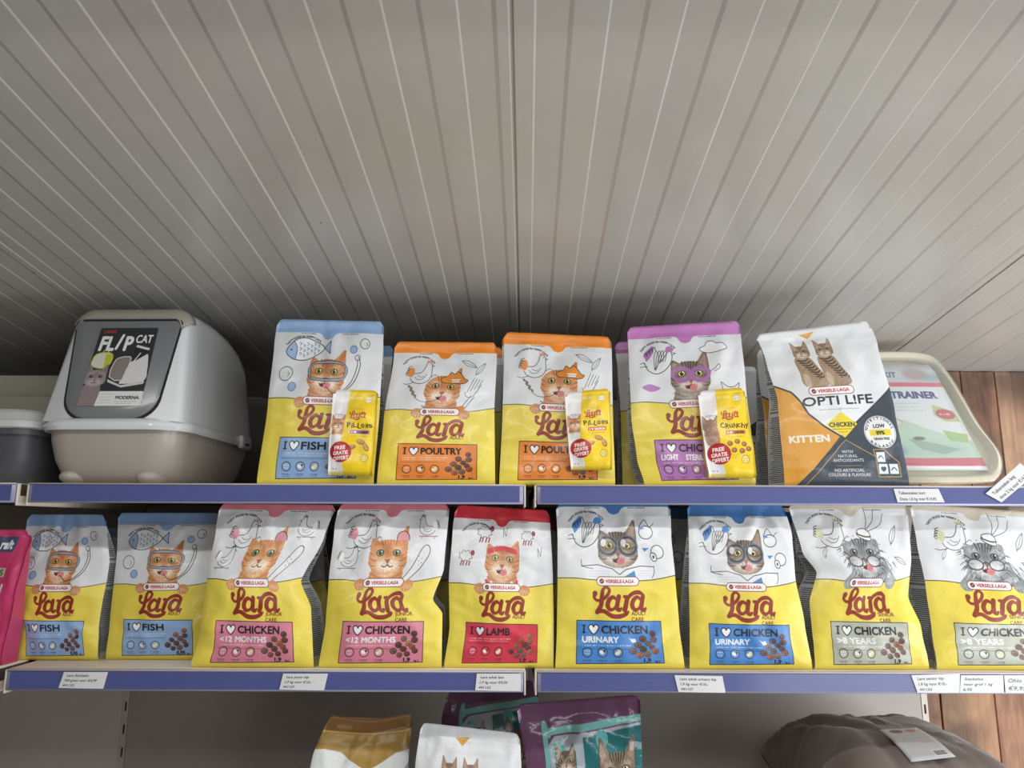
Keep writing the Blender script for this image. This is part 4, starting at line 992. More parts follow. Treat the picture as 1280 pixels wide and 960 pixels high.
    if gus:
        for side in (0, 1):
            bm = bmesh.new(); uv = bm.loops.layers.uv.new()
            rows = []
            r = random.Random(seed*7+side); ph = r.uniform(0, 6)
            for j in range(js+1):
                p, q_ = P[j][nu if side else 0]-base, back(j, nu if side else 0)-base
                d = (q_.y-p.y); inw = min(.34*d, .03)*(1-.5*(1-j/js)**3)*(1+.25*math.sin(j*.3+ph))
                sg = -1 if side else 1
                row = []
                for k in range(5):
                    t_ = k/4; x = p.lerp(q_, t_); x.x += sg*inw*(1-abs(2*t_-1))
                    row.append(bm.verts.new(x))
                rows.append(row)
            for j in range(js):
                for k in range(4):
                    f = bm.faces.new((rows[j][k], rows[j][k+1], rows[j+1][k+1], rows[j+1][k]) if side else (rows[j][k+1], rows[j][k], rows[j+1][k], rows[j+1][k+1]))
                    f.smooth = False
                    for l in f.loops:
                        idx = [(a, b) for a in (j, j+1) for b in (k, k+1) if rows[a][b] is l.vert][0]
                        l[uv].uv = (idx[1]/4, idx[0]/nv)
            me = bpy.data.meshes.new('side_gusset'); bm.to_mesh(me); bm.free()
            link('side_gusset', me, gm or GUS, root, False)
    return root

yel_back = mat('yellow_back_film', 'd9c342', .45, bump=.2, bscale=40)
CF, GU, GL = 'cat food bag', 'cat food bags on the upper shelf', 'cat food bags on the lower shelf'
# upper shelf, front row
bag('cat_food_bag', 'tall pale-blue topped fish cat food bag, free treat pouch taped on', CF, GU, [(321, 601), (335, 505), (343, 430), (347, 399)], [(467, 602), (475, 505), (479, 430), (480, 402)], 1.512, .10, 'fish', Z_UP, 1, bulge=.014)
bag('cat_food_bag', 'orange topped poultry cat food bag without a treat pouch', CF, GU, [(471, 601), (480, 520), (492, 450), (494, 427)], [(619, 602), (618, 510), (621, 450), (621, 428)], 1.512, .10, 'poultry', Z_UP, 2)
bag('cat_food_bag', 'orange topped poultry cat food bag with a treat pouch taped on', CF, GU, [(624, 599), (628, 520), (630, 450), (630, 415)], [(769, 601), (766, 520), (765, 450), (764, 421)], 1.514, .10, 'poultry', Z_UP, 3)
bag('cat_food_bag', 'purple topped chicken light cat food bag with a treat pouch taped on', CF, GU, [(806, 603), (796, 570), (789, 520), (786, 450), (784, 409)], [(945, 604), (941, 560), (932, 480), (925, 401)], 1.512, .11, 'light', Z_UP, 4, amp=.003, twist=-.01)
bag('kitten_food_bag', 'white, orange and slate kitten food bag with two sitting kittens, front one', CF, 'kitten food bags on the upper shelf', [(981, 606), (972, 500), (957, 450), (945, 418)], [(1137, 605), (1118, 510), (1097, 430), (1087, 401)], 1.512, .10, 'opti', Z_UP, 5, amp=.003, seal=.95, backm=mat('grey_back_film', '8d9196', .45))
# upper shelf, second row
bag('cat_food_bag', 'pale-blue topped cat food bag just behind the front fish bag', CF, GU, [(345, 601), (352, 520), (356, 460), (358, 433)], [(478, 602), (484, 520), (489, 460), (492, 432)], 1.625, .09, 'fish', Z_UP, 6)
bag('cat_food_bag', 'orange topped bag hidden behind the plain poultry bag', CF, GU, [(490, 601), (500, 520), (508, 460), (510, 434)], [(622, 602), (626, 520), (629, 460), (629, 434)], 1.625, .09, 'poultry', Z_UP, 7)
bag('cat_food_bag', 'orange topped bag peeking out left behind the treat-pouch poultry bag', CF, GU, [(628, 601), (631, 520), (627, 460), (628, 418)], [(762, 602), (767, 520), (762, 460), (758, 424)], 1.625, .09, 'poultry', Z_UP, 8)
bag('cat_food_bag', 'purple topped cat food bag peeking out left behind the front purple bag', CF, GU, [(778, 601), (776, 520), (772, 460), (768, 428)], [(905, 602), (908, 520), (906, 460), (904, 420)], 1.64, .09, 'light', Z_UP, 9)
bag('kitten_food_bag', 'grey topped kitten food bag turned edge-on behind the front kitten food bag', CF, 'kitten food bags on the upper shelf', [(961, 604), (955, 520), (947, 460), (946, 437)], [(1085, 604), (1076, 520), (1060, 460), (1052, 432)], 1.63, .09, 'opti', Z_UP, 10, seal=.95)
bag('kitten_food_bag', 'kitten food bag farthest back, in the gap right of the crunchy treat pouch', CF, 'kitten food bags on the upper shelf', [(846, 603), (842, 520), (838, 490), (836, 458)], [(960, 603), (956, 520), (950, 480), (946, 458)], 1.75, .09, 'opti', Z_UP, 11, seal=.95)
# treat pouches taped on the bags
def pouch(label, Lp, Rp, Y0, art, seed, zs):
    bag('treat_pouch', label, 'treat pouch', 'free treat pouches taped on cat food bags', Lp, Rp, Y0, .02, art, zs, seed, bulge=.007, lean=.014, nu=14, nv=22, seal=.94, amp=.001, gus=False, rough=.33, backm=yel_back, body='pouch_body')
def zat(px, py, Y): return at(px, py, Y).z
pouch('yellow pillow treat pouch with a purple cheese stripe, on the fish bag', [(410, 592), (411, 560), (415, 510), (417, 487)], [(465, 595), (468, 560), (471, 510), (473, 488)], 1.484, 'cheese', 21, zat(437, 594, 1.484))
pouch('yellow pillow treat pouch with a red stripe, on the poultry bag', [(714, 588), (711, 560), (707, 515), (706, 491)], [(765, 584), (765, 560), (763, 515), (763, 485)], 1.484, 'salmon', 22, zat(739, 587, 1.484))
pouch('yellow crunchy chicken treat pouch on the purple topped bag', [(887, 598), (882, 570), (875, 515), (872, 489)], [(946, 594), (943, 565), (935, 515), (930, 484)], 1.484, 'crunchy', 23, zat(916, 597, 1.484))

# lower shelf, front row
def lb(label, Lp, Rp, Y0, art, seed, **k):
    bag('cat_food_bag', label, CF, GL, Lp, Rp, Y0, k.pop('depth', .10), art, Z_LO, seed, **k)
lb('small pale-blue topped fish bag beside the pink grass pack, lower shelf', [(17, 823), (20, 790), (15, 740), (27, 690), (35, 643)], [(122, 826), (124, 780), (137, 700), (132, 643)], 1.590, 'fish_small', 31, depth=.085, amp=.004, bulge=.016)
lb('small pale-blue topped fish bag beside the pink junior bags, lower shelf', [(132, 824), (137, 780), (146, 690), (148, 641)], [(262, 822), (262, 780), (270, 690), (276, 641)], 1.598, 'fish_small', 32, depth=.085)
lb('left one of the two pink junior chicken bags with a kitten', [(238, 832), (250, 790), (259, 720), (270, 660), (275, 629)], [(392, 836), (389, 760), (376, 727), (405, 672), (420, 631)], 1.518, 'junior', 33, vt=.955, amp=.004, depth=.11, bulge=.02)
lb('right one of the two pink junior chicken bags with a kitten', [(398, 837), (407, 780), (411, 725), (418, 660), (424, 629)], [(552, 832), (553, 765), (541, 748), (555, 710), (562, 630)], 1.518, 'junior', 34, vt=.955, amp=.004, depth=.11, bulge=.018)
lb('red topped lamb cat food bag', [(555, 828), (562, 780), (561, 724), (566, 660), (570, 631)], [(692, 831), (692, 770), (691, 720), (687, 638)], 1.522, 'lamb', 35, amp=.003)
lb('blue urinary cat food bag with its front flat, beside the lamb bag', [(694, 834), (696, 790), (697, 725), (697, 670), (695, 629)], [(856, 836), (849, 780), (844, 722), (839, 670), (838, 629)], 1.515, 'urinary', 36, vt=.94)
lb('blue urinary cat food bag with a creased front, beside the grey senior bags', [(862, 833), (862, 780), (861, 722), (861, 670), (859, 629)], [(1016, 838), (1006, 780), (994, 720), (990, 670), (979, 629)], 1.515, 'urinary', 37, amp=.0048, bulge=.018, depth=.11)
lb('left one of the two grey senior cat food bags', [(1019, 833), (1012, 750), (1021, 715), (1003, 690), (985, 629)], [(1162, 835), (1150, 780), (1135, 745), (1139, 700), (1134, 628)], 1.517, 'senior', 38, vt=.955, amp=.0045, depth=.11, bulge=.018)
lb('right one of the two grey senior cat food bags, cut by the frame', [(1172, 838), (1165, 790), (1157, 733), (1146, 680), (1137, 629)], [(1334, 838), (1322, 780), (1308, 730), (1296, 670), (1290, 640)], 1.517, 'senior', 39, vt=.955, amp=.003, depth=.11)
# lower shelf, second row
lb('blue topped bag in shade behind the gap of the two urinary bags', [(742, 820), (746, 760), (748, 700), (750, 630)], [(864, 822), (862, 760), (862, 700), (862, 634)], 1.70, 'urinary', 41)
lb('cat food bag in shade behind the left junior bag', [(302, 818), (306, 760), (310, 700), (312, 640)], [(413, 820), (412, 770), (406, 720), (402, 640)], 1.70, 'junior', 42)
lb('cat food bag in shade between the right junior and the lamb bag', [(448, 820), (450, 760), (452, 700), (454, 640)], [(566, 820), (566, 760), (562, 700), (560, 640)], 1.70, 'junior', 43)
lb('grey senior bag behind the gap of the two senior bags', [(1058, 822), (1060, 760), (1058, 700), (1054, 630)], [(1172, 824), (1168, 760), (1156, 700), (1148, 634)], 1.70, 'senior', 44)
lb('cat food bag in shade behind the lamb bag', [(580, 820), (584, 760), (586, 700), (588, 640)], [(700, 820), (698, 760), (697, 700), (694, 650)], 1.70, 'lamb', 45)
lb('fish bag in shade behind the two small fish bags', [(28, 806), (32, 770), (38, 720), (42, 660)], [(146, 806), (148, 770), (150, 720), (150, 660)], 1.72, 'fish_small', 46, depth=.085)
lb('dark blue urinary bag behind the gap before the senior bags', [(905, 822), (905, 760), (904, 700), (902, 640)], [(1030, 822), (1028, 760), (1020, 700), (1012, 640)], 1.70, 'urinary', 47)
bag('cat_grass_pack', 'pink cat grass pack cut by the left frame edge', 'pet product', None, [(-44, 822), (-28, 740), (-12, 662)], [(2, 823), (18, 745), (32, 695), (40, 672), (36, 662)], 1.53, .05, 'grass', Z_LO, 51, gus=False, bulge=.006, seal=.96, backm=mat('pink_film', 'c0436c', .35), amp=.001, rough=.35, nu=16, nv=24)
# bottom shelf
bag('gold_bag', 'gold and white pet food bag on the bottom shelf', 'pet food bag', 'pet food bags on the bottom shelf', [(352, 1185), (362, 1060), (390, 950), (411, 893)], [(512, 1190), (511, 1060), (510, 960), (516, 890)], 1.56, .11, 'gold', Z_BT, 61, amp=.004, topdip=.012, rough=.3, twist=.02)
bag('kitten_food_bag', 'white kitten food bag on the bottom shelf with an orange top triangle', 'pet food bag', 'pet food bags on the bottom shelf', [(519, 1200), (519, 1060), (519, 960), (526, 903)], [(650, 1210), (652, 1060), (652, 970), (650, 917)], 1.53, .10, 'opti_low', Z_BT, 62, seal=.95, amp=.003)
bag('wet_food_bag', 'glossy purple and teal cat food bag with cats, right beneath the shelf gap', 'pet food bag', 'pet food bags on the bottom shelf', [(668, 1190), (666, 1060), (658, 960), (646, 880)], [(815, 1195), (812, 1060), (803, 960), (800, 868)], 1.56, .12, 'teal', Z_BT, 63, amp=.005, rough=.12, bulge=.02, backm=mat('plum_film', '5f4059', .2))
bag('wet_food_bag', 'dark purple bag in shade behind the white kitten food bag', 'pet food bag', 'pet food bags on the bottom shelf', [(545, 1120), (545, 1000), (552, 900), (560, 862)], [(690, 1120), (690, 1000), (680, 900), (668, 850)], 1.72, .11, 'teal', Z_BT, 64, amp=.005, rough=.12)

# ---------------------------------------------------------------- price labels
def paper(label, pts, art, Y, group=None, name='price_label'):
    """pts: TL, TR, BR, BL as measured; a sheet of card with thickness"""
    W = [at(x, y, Y) for x, y in pts]; c0 = sum(W, Vector())/4
    root = thing(name, c0, label, 'price label', group)
    bm = bmesh.new(); uv = bm.loops.layers.uv.new()
    n = 8; fr, bk_ = [], []
    for i in range(n+1):
        t_ = i/n; a = W[0].lerp(W[1], t_)-c0; b = W[3].lerp(W[2], t_)-c0
        d = .0006*math.sin(PI*t_)
        fr.append((bm.verts.new(a+Vector((0, -d, 0))), bm.verts.new(b+Vector((0, -d*1.5, 0))))); bk_.append((bm.verts.new(a+Vector((0, .0003, 0))), bm.verts.new(b+Vector((0, .0003, 0)))))
    for i in range(n):
        f = bm.faces.new((fr[i][1], fr[i+1][1], fr[i+1][0], fr[i][0]))
        for l, t_ in zip(f.loops, ((i/n, 0), ((i+1)/n, 0), ((i+1)/n, 1), (i/n, 1))): l[uv].uv = t_
        f = bm.faces.new((bk_[i][0], bk_[i+1][0], bk_[i+1][1], bk_[i][1])); f.material_index = 1
        for k in (0, 1):
            vs = (fr[i][k], fr[i+1][k], bk_[i+1][k], bk_[i][k]); f = bm.faces.new(vs if k == 0 else vs[::-1]); f.material_index = 1
    for i in (0, n):
        f = bm.faces.new((fr[i][0], fr[i][1], bk_[i][1], bk_[i][0])); f.material_index = 1
    me = bpy.data.meshes.new('card'); bm.to_mesh(me); bm.free()
    link('card', me, [mat(art+'_card', img=ART[art], rough=.45, coat=.2), mat('paper_edge', 'd9dadc', .6)], root, False)
    return root
LY = RY-.0074
GP = 'price labels on the lower rail'
paper('price label for 950 gram fish bags', [(80, 840), (135, 840), (129, 861), (73, 860)], 'l1', LY, GP)
paper('price label for junior bags, under the left junior bag', [(354, 842), (410, 842), (405, 863), (349, 862)], 'l2', LY, GP)
paper('price label for lamb bags, left of the shelf gap', [(596, 842), (651, 842), (651, 864), (594, 863)], 'l3', LY, GP)
paper('price label for urinary bags', [(843, 844), (903, 845), (907, 866), (848, 865)], 'l4', LY, GP)
paper('price label for senior bags, below the left senior bag', [(1139, 844), (1200, 842), (1200, 866), (1147, 866)], 'l5', LY, GP)
paper('price label between the senior label and the last label', [(1201, 844), (1254, 844), (1255, 866), (1200, 866)], 'l6', LY-.0006, GP)
paper('price label cut by the right frame edge on the lower rail', [(1255, 844), (1312, 844), (1312, 866), (1257, 866)], 'l7', LY, GP)
paper('straight price label on the upper rail under the training tray', [(1117, 611), (1173, 611), (1181, 628), (1122, 628)], 'l8', LY)
paper('tilted price label sticking up from the upper rail at right', [(1232, 617), (1275, 579), (1294, 592), (1252, 628)], 'l9', LY-.0012)

# ---------------------------------------------------------------- hooded litter box
def litter_box():
    yaw = -.03
    t = thing('litter_box', (-.820, 1.757, Z_UP+.0006), 'white hooded cat litter box with grey tray, grey flap door and black picture sticker', 'litter box', None, yaw)
    wh = mat('white_gloss_plastic', 'dfe2e5', .22, spec=.5, coat=.3); gr = mat('warm_grey_plastic', 'b3aca4', .3); bg = mat('beige_grey_plastic', 'a9a698', .35)
    ft = -.225
    W_, D_ = .300, .44
    R = []
    for z, s, d in ((.004, .60, .66), (.007, .74, .78), (.02, .83, .86), (.05, .90, .92), (.09, .95, .96), (.118, .965, .97), (.122, .99, .985)):
        R.append([(x, y, z) for x, y in rrect(0, 0, W_*s, D_*d, .06)])
    loft('tray', R, gr, t)
    for sx in (-.085, .075):
        bm = bmesh.new(); bmesh.ops.create_uvsphere(bm, u_segments=20, v_segments=12, radius=1)
        for v in bm.verts: v.co = Vector((sx+v.co.x*.030, ft+.072+v.co.y*.05, .0175+v.co.z*.0175))
        from_bm('foot', bm, gr, t, True)
    # rim of the hood
    R = []
    for z, s in ((.112, 1.0), (.110, 1.03), (.118, 1.045), (.126, 1.035), (.134, .99)):
        R.append([(x, y, z) for x, y in rrect(0, 0, W_*s, D_*s, .07)])
    loft('hood_rim', R, wh, t)
    # hood: profiles in xz marched from the front to the back
    def prof(y, hb, ht, top, n=8, grow=0.):
        """half widths at base and top, height top; an open arch closed at the base"""
        out = [(-hb, .128)]
        r = .040
        for k in range(n+1):
            a = PI-PI/2*k/n; out.append((-ht+r+(r+grow)*math.cos(a), top-r+(r+grow)*math.sin(a)))
        for k in range(n+1):
            a = PI/2-PI/2*k/n; out.append((ht-r+(r+grow)*math.cos(a), top-r+(r+grow)*math.sin(a)))
        out.append((hb, .128))
        return out
    secs = [(-.215, .134, .112, .364), (-.205, .1435, .1225, .374), (-.19, .147, .126, .379), (-.10, .148, .129, .386), (-.02, .149, .130, .386), (.06, .149, .130, .378), (.12, .149, .130, .362), (.165, .148, .129, .335), (.195, .144, .126, .295), (.210, .136, .118, .25)]
    def slope(y, z, y0=-.215):      # the door side leans back as it rises
        k = max(0, 1-(y-y0)/.12); return y+.055*(z-.128)/.25*k
    rings = [[(x, slope(y, z), z) for x, z in prof(y, hb, ht, tp)] for y, hb, ht, tp in secs]
    loft('hood', rings, wh, t, sharp=1.0)
    # beige carrying band over the front of the hood
    sb = [(-.2165, .1345, .1125, .3645), (-.2052, .144, .123, .3745), (-.190, .1475, .1265, .3795), (-.165, .1483, .1275, .3815)]
    bm = bmesh.new(); grid = []
    for y, hb, ht, tp in sb:
        P_ = prof(y, hb, ht, tp, grow=.0022)[2:-2]
        grid.append([Vector((x, slope(y, z), z+.0008)) for x, z in P_])
    V = [[bm.verts.new(p) for p in g] for g in grid]
    for A_, B_ in zip(V, V[1:]):
        for i in range(len(A_)-1): bm.faces.new((A_[i], A_[i+1], B_[i+1], B_[i]))
    bmesh.ops.recalc_face_normals(bm, faces=bm.faces)
    # front flange of the band
    fl_ = [bm.verts.new((min(max(x, -.1145), .1145), y-.001, min(z, .3550))) for x, y, z in [v.co for v in V[0]]]
    for i in range(len(fl_)-1): bm.faces.new((V[0][i+1], V[0][i], fl_[i], fl_[i+1]))
    o = from_bm('carrying_band', bm, bg, t, True, .8)
    md = o.modifiers.new('thickness', 'SOLIDIFY'); md.thickness = .0025; md.offset = 1
    # door
    def door_pts(g, n=8):
        hw0, hw1, z0, z1 = .112+g, .098+g, .134-g, .352+g; r = .052
        out = []
        for k in range(n+1):
            a = PI+PI/2*k/n; out.append((-hw1+r+r*math.cos(a), z0+r+r*math.sin(a)))
        for k in range(n+1):
            a = 3*PI/2+PI/2*k/n; out.append((hw1-r+r*math.cos(a), z0+r+r*math.sin(a)))
        rr = .012
        top = []
        for k in range(5):
            a = PI/2*k/4; top.append((hw0-rr+rr*math.cos(a), z1-rr+rr*math.sin(a)))
        out += top + [(-x, z) for x, z in top[::-1]]
        # widen towards the middle like a shield
        return out
    def fy(z): return slope(-.215, z)
    def plate(nm, g, y_off, th, m, par, bevel=.0):
        pts = door_pts(g)
        rings = [[(x, fy(z)+y_off, z) for x, z in pts], [(x, fy(z)+y_off-th, z) for x, z in pts]]
        if bevel: 
            cz = .243; rings.append([(x*(1-bevel), fy(z)+y_off-th-.0012, cz+(z-cz)*(1-bevel)) for x, z in pts])
        return loft(nm, rings, m, par, sharp=.5)
    plate('door_recess', .0045, -.0002, .0014, mat('shadow_gap_plastic', '1d1e20', .7), t)
    d = plate('flap_door', 0., -.0012, .0022, mat('grey_smoked_plastic', '7c8083', .25, coat=.3), t, .03)
    tube('hinge_bar', [(-.100, fy(.3535)-.003, .3545), (.100, fy(.3535)-.003, .3545)], .0022, mat('dark_plastic', '2a2b2c', .4), t, smooth=0)
    # sticker
    bm = bmesh.new(); uv = bm.loops.layers.uv.new()
    z0, z1 = .160, .335; lo, hi = (-.069, .064), (-.056, .067)
    nS = 8; V = []
    for j in range(nS+1):
        k = j/nS; z = z0+(z1-z0)*k; xa_, xb = lo[0]+(hi[0]-lo[0])*k, lo[1]+(hi[1]-lo[1])*k
        V.append([bm.verts.new((xa_+(xb-xa_)*i/nS, fy(z)-.0068, z)) for i in range(nS+1)])
    for j in range(nS):
        for i in range(nS):
            f = bm.faces.new((V[j][i], V[j][i+1], V[j+1][i+1], V[j+1][i]))
            for l, q in zip(f.loops, ((i, j), (i+1, j), (i+1, j+1), (i, j+1))): l[uv].uv = (q[0]/nS, q[1]/nS)
    me = bpy.data.meshes.new('picture_sticker'); bm.to_mesh(me); bm.free()
    o = link('picture_sticker', me, mat('sticker_print', img=ART['flip'], rough=.35), d, False); o['label'] = 'black picture sticker with white lettering'
    md = o.modifiers.new('thickness', 'SOLIDIFY'); md.thickness = .0006; md.offset = -1
    # side clip
    for sg in (1, -1):
        c = box('side_clip', sg*.151 if sg > 0 else -.164, .164 if sg > 0 else -.151, 0.09, .145, .104, .136, mat('clip_plastic', 'c9cbcc', .3), t, .005, 3)
        box('clip_slot', .1635 if sg > 0 else -.1645, .1645 if sg > 0 else -.1635, 0.106, .130, .112, .117, darkm, c)
    return t
litter_box()

# ---------------------------------------------------------------- tubs at the left frame edge
def left_tub():
    dg = mat('dark_grey_plastic', '55565c', .4); wl = mat('white_lid_plastic', 'd3d6d6', .3)
    cx, cy = -1.143, 1.72
    t = thing('storage_tub', (cx, cy, Z_UP), 'dark grey tub with white lid cut by the left frame edge', 'storage tub')
    z1 = .117
    loft('tub_body', [[(x, y, z) for x, y in rrect(0, 0, .30*s, .31*s, .05)] for z, s in ((.0005, .84), (.006, .87), (.06, .92), (z1-.012, .95), (z1-.012, .99), (z1, .99))], dg, t)
    lid = loft('lid', [[(x, y, z) for x, y in rrect(0, 0, .30*s, .31*s, .05)] for z, s in ((z1+.0003, 1.01), (z1+.003, 1.035), (z1+.016, 1.035), (z1+.020, 1.0), (z1+.032, .97), (z1+.042, .90), (z1+.044, .86))], wl, t)
    box('latch', .148, .156, -.05, .0, z1-.02, z1+.012, mat('latch_grey', '8d9094', .3), lid, .002, 1)
    cx, cy = -1.262, 1.94
    t = thing('plastic_tray', (cx, cy+.0, Z_UP), 'cream plastic box standing behind the dark grey tub', 'box')
    cm = mat('cream_plastic', 'cfcbb6', .4)
    loft('box_body', [[(x, y, z) for x, y in rrect(0, 0, .46*s, .085*s, .03)] for z, s in ((.0005, .93), (.02, .95), (.24, .99))], cm, t)
    loft('box_rim', [[(x, y, z) for x, y in rrect(0, 0, .46*s, .085*s, .03)] for z, s in ((.2403, 1.0), (.242, 1.03), (.288, 1.03), (.293, 1.0))], cm, t)
left_tub()

# ---------------------------------------------------------------- training tray with its wrapped pack
def tray():
    # stands upright leaning on its back edge; outline measured on its front
    pts = [(1046, 598), (1046, 462), (1062, 443), (1120, 439), (1160, 443), (1178, 458), (1196, 484), (1222, 530), (1246, 562), (1252, 580), (1246, 594), (1225, 599), (1100, 600)]
    def Yt(py): return 1.765+(604-py)/165*.10
    zs = Z_UP
    out = []
    for x, y in cat_rom(pts, 4, True):
        p = at(x, y, Yt(y)); out.append(p)
    zm = min(p.z for p in out); 
    for p in out: p.z += (zs+.002-zm)*max(0, 1-(p.z-zm)/.08)
    c0 = Vector((sum(p.x for p in out)/len(out), 1.82, zs))
    t = thing('training_tray', c0, 'cream plastic dog training tray leaning upright, wrapped in clear film', 'pet tray')
    cm = mat('ivory_plastic', 'd6d1b4', .35)
    cen = sum(out, Vector())/len(out)
    def ring(s, dy, dz=0): return [Vector((cen.x+(p.x-cen.x)*s[0], p.y+dy, cen.z+(p.z-cen.z)*s[1]+dz))-c0 for p in out]
    R = [ring((.93, .90), .040), ring((1, 1), .030), ring((1.0, 1.0), .002), ring((.985, .98), -.003), ring((.94, .915), -.003), ring((.93, .90), 0), ring((.905, .865), .026)]
    for r_ in R:
        for p in r_: p.z = max(p.z, .0006)
    loft('tray_shell', R, cm, t, sharp=.9)
    # pack inside
    Q = [(1010, 596), (1010, 464), (1150, 464), (1163, 470), (1243-7, 594)]
    def pk(px, py): p = at(px, py, Yt(py)+.006); return p-c0
    nx, ny = 14, 14
    bm = bmesh.new(); uv = bm.loops.layers.uv.new(); V = []; VB = []
    for j in range(ny+1):
        k = j/ny; y = 588-(588-456)*k; xr = 1236-(1236-1164)*k if k < .95 else 1160
        row = []; rb = []
        for i in range(nx+1):
            u = i/nx; p = pk(1056+(xr-1056)*u, y)
            bm_ = -.008*math.sin(PI*u)*math.sin(PI*k)-.0018*noise.noise(Vector((u*9, k*9, 2)))
            row.append(bm.verts.new(p+Vector((0, bm_, 0)))); rb.append(bm.verts.new(p+Vector((0, .010, 0))))
        V.append(row); VB.append(rb)
    for j in range(ny):
        for i in range(nx):
            f = bm.faces.new((V[j][i], V[j][i+1], V[j+1][i+1], V[j+1][i])); f.smooth = True
            for l, q in zip(f.loops, ((i, j), (i+1, j), (i+1, j+1), (i, j+1))): l[uv].uv = (.34+.66*q[0]/nx, q[1]/ny)
            bm.faces.new((VB[j][i], VB[j+1][i], VB[j+1][i+1], VB[j][i+1])).material_index = 1
    def strip(a, b):
        for i in range(len(a)-1): bm.faces.new((a[i], b[i], b[i+1], a[i+1])).material_index = 1
    strip(V[0], VB[0]); strip(VB[-1], V[-1]); strip([r[0] for r in VB], [r[0] for r in V]); strip([r[-1] for r in V], [r[-1] for r in VB])
    me = bpy.data.meshes.new('pad_pack'); bm.to_mesh(me); bm.free()
    pt = link('training_pad_pack', me, [mat('pad_pack_film', img=ART['puppy'], rough=.25, coat=.5), mat('pack_back', 'cfd3d4', .4)], None, False); pt.location = c0
    tag(pt, 'white and green puppy training pad pack inside the cream tray', 'pad pack')
    # clear shrink film stretched over the tray
    g = bpy.data.materials.new('clear_film'); g.use_nodes = True; nt = g.node_tree; b = nt.nodes['Principled BSDF']
    b.inputs['Base Color'].default_value = (1, 1, 1, 1); b.inputs['Roughness'].default_value = .07; b.inputs['Alpha'].default_value = .10; b.inputs['Coat Weight'].default_value = .6
    tc = nt.nodes.new('ShaderNodeTexCoord'); n = nt.nodes.new('ShaderNodeTexNoise'); n.inputs['Scale'].default_value = 14; nt.links.new(tc.outputs['Object'], n.inputs[0])
    bp_ = nt.nodes.new('ShaderNodeBump'); bp_.inputs['Strength'].default_value = .5; bp_.inputs['Distance'].default_value = .01; nt.links.new(n.outputs[0], bp_.inputs['Height']); nt.links.new(bp_.outputs[0], b.inputs['Normal'])
    loft('shrink_film', [ring((.99, .985), -.0075), ring((.5, .5), -.012)], g, t)
tray()

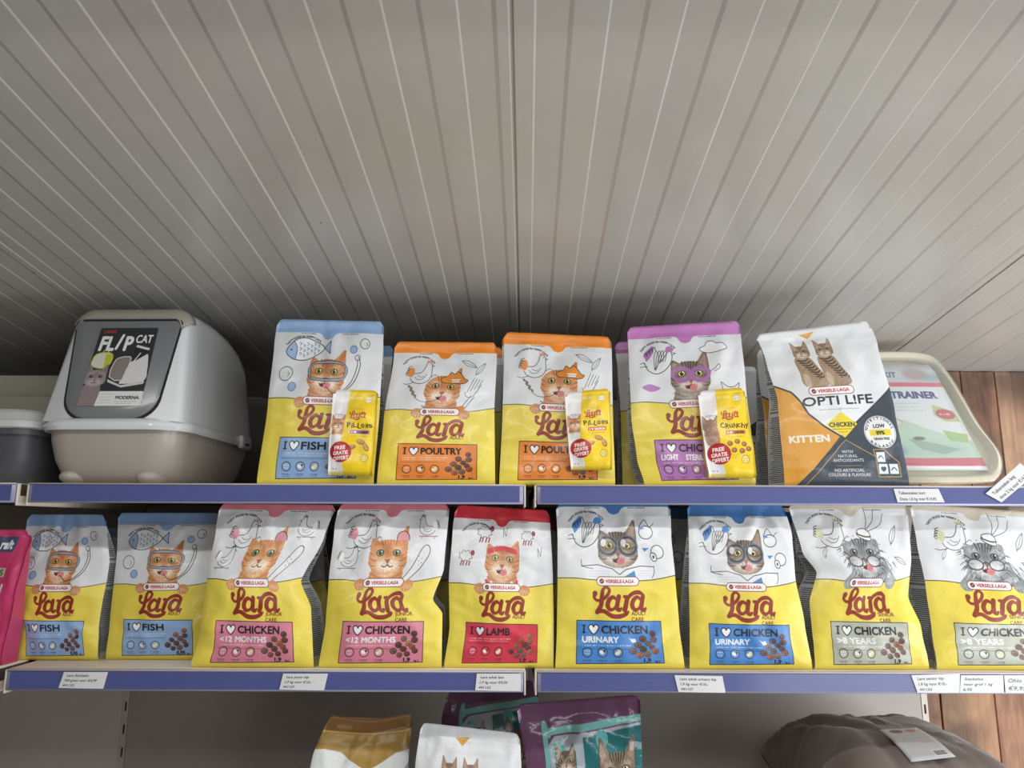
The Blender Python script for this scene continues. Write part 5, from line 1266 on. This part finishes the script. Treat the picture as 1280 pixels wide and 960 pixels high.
# ---------------------------------------------------------------- brown cushion
def cushion():
    m = bpy.data.materials.new('brown_plush'); m.use_nodes = True; nt = m.node_tree; b = nt.nodes['Principled BSDF']
    b.inputs['Base Color'].default_value = lin('6f635e'); b.inputs['Roughness'].default_value = .8; b.inputs['Sheen Weight'].default_value = .35; b.inputs['Sheen Roughness'].default_value = .4
    tc = nt.nodes.new('ShaderNodeTexCoord'); n = nt.nodes.new('ShaderNodeTexNoise'); n.inputs['Scale'].default_value = 120; nt.links.new(tc.outputs['Object'], n.inputs[0])
    bp_ = nt.nodes.new('ShaderNodeBump'); bp_.inputs['Strength'].default_value = .3; bp_.inputs['Distance'].default_value = .002; nt.links.new(n.outputs[0], bp_.inputs['Height']); nt.links.new(bp_.outputs[0], b.inputs['Normal'])
    nz = nt.nodes.new('ShaderNodeTexNoise'); nz.inputs['Scale'].default_value = 6; nz.inputs['Detail'].default_value = 4; nt.links.new(tc.outputs['Object'], nz.inputs[0])
    cr = nt.nodes.new('ShaderNodeValToRGB'); cr.color_ramp.elements[0].color = lin('625651'); cr.color_ramp.elements[1].color = lin('7d716b'); cr.color_ramp.elements[0].position = .35; cr.color_ramp.elements[1].position = .65; nt.links.new(nz.outputs[0], cr.inputs[0]); nt.links.new(cr.outputs[0], b.inputs['Base Color'])
    x0, x1, y0, y1 = .46, 1.0, 1.44, 1.93
    zc = Z_BT+.130; t = thing('pet_cushion', (.80, 1.71, Z_BT), 'brown plush pet cushion in clear wrap with a paper card, bottom right', 'cushion')
    n = 44; bm = bmesh.new()
    top = {}; rr = random.Random(2)
    folds = [(rr.uniform(-1, 1), rr.uniform(-1, 1), rr.uniform(0, PI), rr.uniform(.5, 1.1), rr.uniform(.05, .1), rr.uniform(.004, .010)) for _ in range(24)]
    def P_(u, v, s):
        a, b_ = abs(u), abs(v)
        h = (max(0, 1-a**3.6)*max(0, 1-b_**3.6))**.42
        pull = 1-.10*(1-a*b_)*(max(a, b_)**4)
        x = .80+.205*u*pull; y = 1.71+.235*v*pull
        z = zc+s*h*(.150 if s > 0 else .128)+(.035*(max(0, -u)*max(0, v))**3 if s > 0 else .03*(max(0, -u)*max(0, v))**3)
        if s > 0:
            for fu, fv, an, ln, wd, am in folds:
                du, dv = u-fu, v-fv; al = du*math.cos(an)+dv*math.sin(an); ac = abs(-du*math.sin(an)+dv*math.cos(an))
                if ac < wd and abs(al) < ln: z -= am*(1-ac/wd)*(1-(al/ln)**2)*min(1, 3*h)
            z += .010*noise.noise(Vector((u*2.3, v*2.3, 1)))*h
            z += .003*math.cos(14*math.atan2(v, u))*max(a, b_)**3*h; dc = math.hypot(u+1, v-1); z += .009*math.cos(15*math.atan2(1-v, u+1)+1)*math.exp(-1.5*dc)*min(1, 2.2*h)*min(1, dc*2)
        return Vector((x-.80, y-1.71, z-Z_BT))
    def sheet(s):
        V = [[bm.verts.new(P_(-1+2*i/n, -1+2*j/n, s)) for i in range(n+1)] for j in range(n+1)]
        for j in range(n):
            for i in range(n): bm.faces.new((V[j][i], V[j][i+1], V[j+1][i+1], V[j+1][i]))
    sheet(1); sheet(-1)
    bmesh.ops.remove_doubles(bm, verts=bm.verts, dist=.0004)
    from_bm('cushion_body', bm, m, t, True)
    # the paper card lying on it
    def S(u, v): return P_(u, v, 1)
    bm = bmesh.new(); uv = bm.loops.layers.uv.new(); k = 10
    # card corners measured: TL(1092,914) TR(1143,914) BR(1197,956) BL(1138,957)
    def proj(px, py):
        best = None; d = at(px, py, 1.)-Vector((0, 0, CZ))
        for i in range(41):
            for j in range(41):
                u, v = -1+i/20, -1+j/20
                p = S(u, v)+Vector((.80, 1.71, Z_BT))-Vector((0, 0, CZ))
                q = p.dot(d)/d.dot(d); e = (p-d*q).length
                if best is None or e < best[0]: best = (e, u, v)
        return best[1], best[2]
    c4 = [proj(1094, 916), proj(1141, 916), proj(1196, 957), proj(1140, 958)]
    K4 = [S(*c_) for c_ in c4]; G = []
    lift = 0
    for j in range(k+1):
        for i in range(k+1):
            a, b_ = i/k, j/k
            u = (c4[3][0]*(1-a)+c4[2][0]*a)*(1-b_)+(c4[0][0]*(1-a)+c4[1][0]*a)*b_
            v = (c4[3][1]*(1-a)+c4[2][1]*a)*(1-b_)+(c4[0][1]*(1-a)+c4[1][1]*a)*b_
            q = (K4[3]*(1-a)+K4[2]*a)*(1-b_)+(K4[0]*(1-a)+K4[1]*a)*b_
            q.z += .006*math.sin(PI*b_); G.append(q); lift = max(lift, S(u, v).z-q.z)
    V = [[bm.verts.new(G[j*(k+1)+i]+Vector((0, 0, lift+.005))) for i in range(k+1)] for j in range(k+1)]
    for j in range(k):
        for i in range(k):
            f = bm.faces.new((V[j][i], V[j][i+1], V[j+1][i+1], V[j+1][i])); f.smooth = True
            for l, q in zip(f.loops, ((i, j), (i+1, j), (i+1, j+1), (i, j+1))): l[uv].uv = (q[0]/k, q[1]/k)
    me = bpy.data.meshes.new('paper_card'); bm.to_mesh(me); bm.free()
    o = link('paper_card', me, mat('cushion_card_print', img=ART['card'], rough=.3, coat=.4), t, False); o['label'] = 'grey printed paper card'
    md = o.modifiers.new('thickness', 'SOLIDIFY'); md.thickness = .0006
cushion()
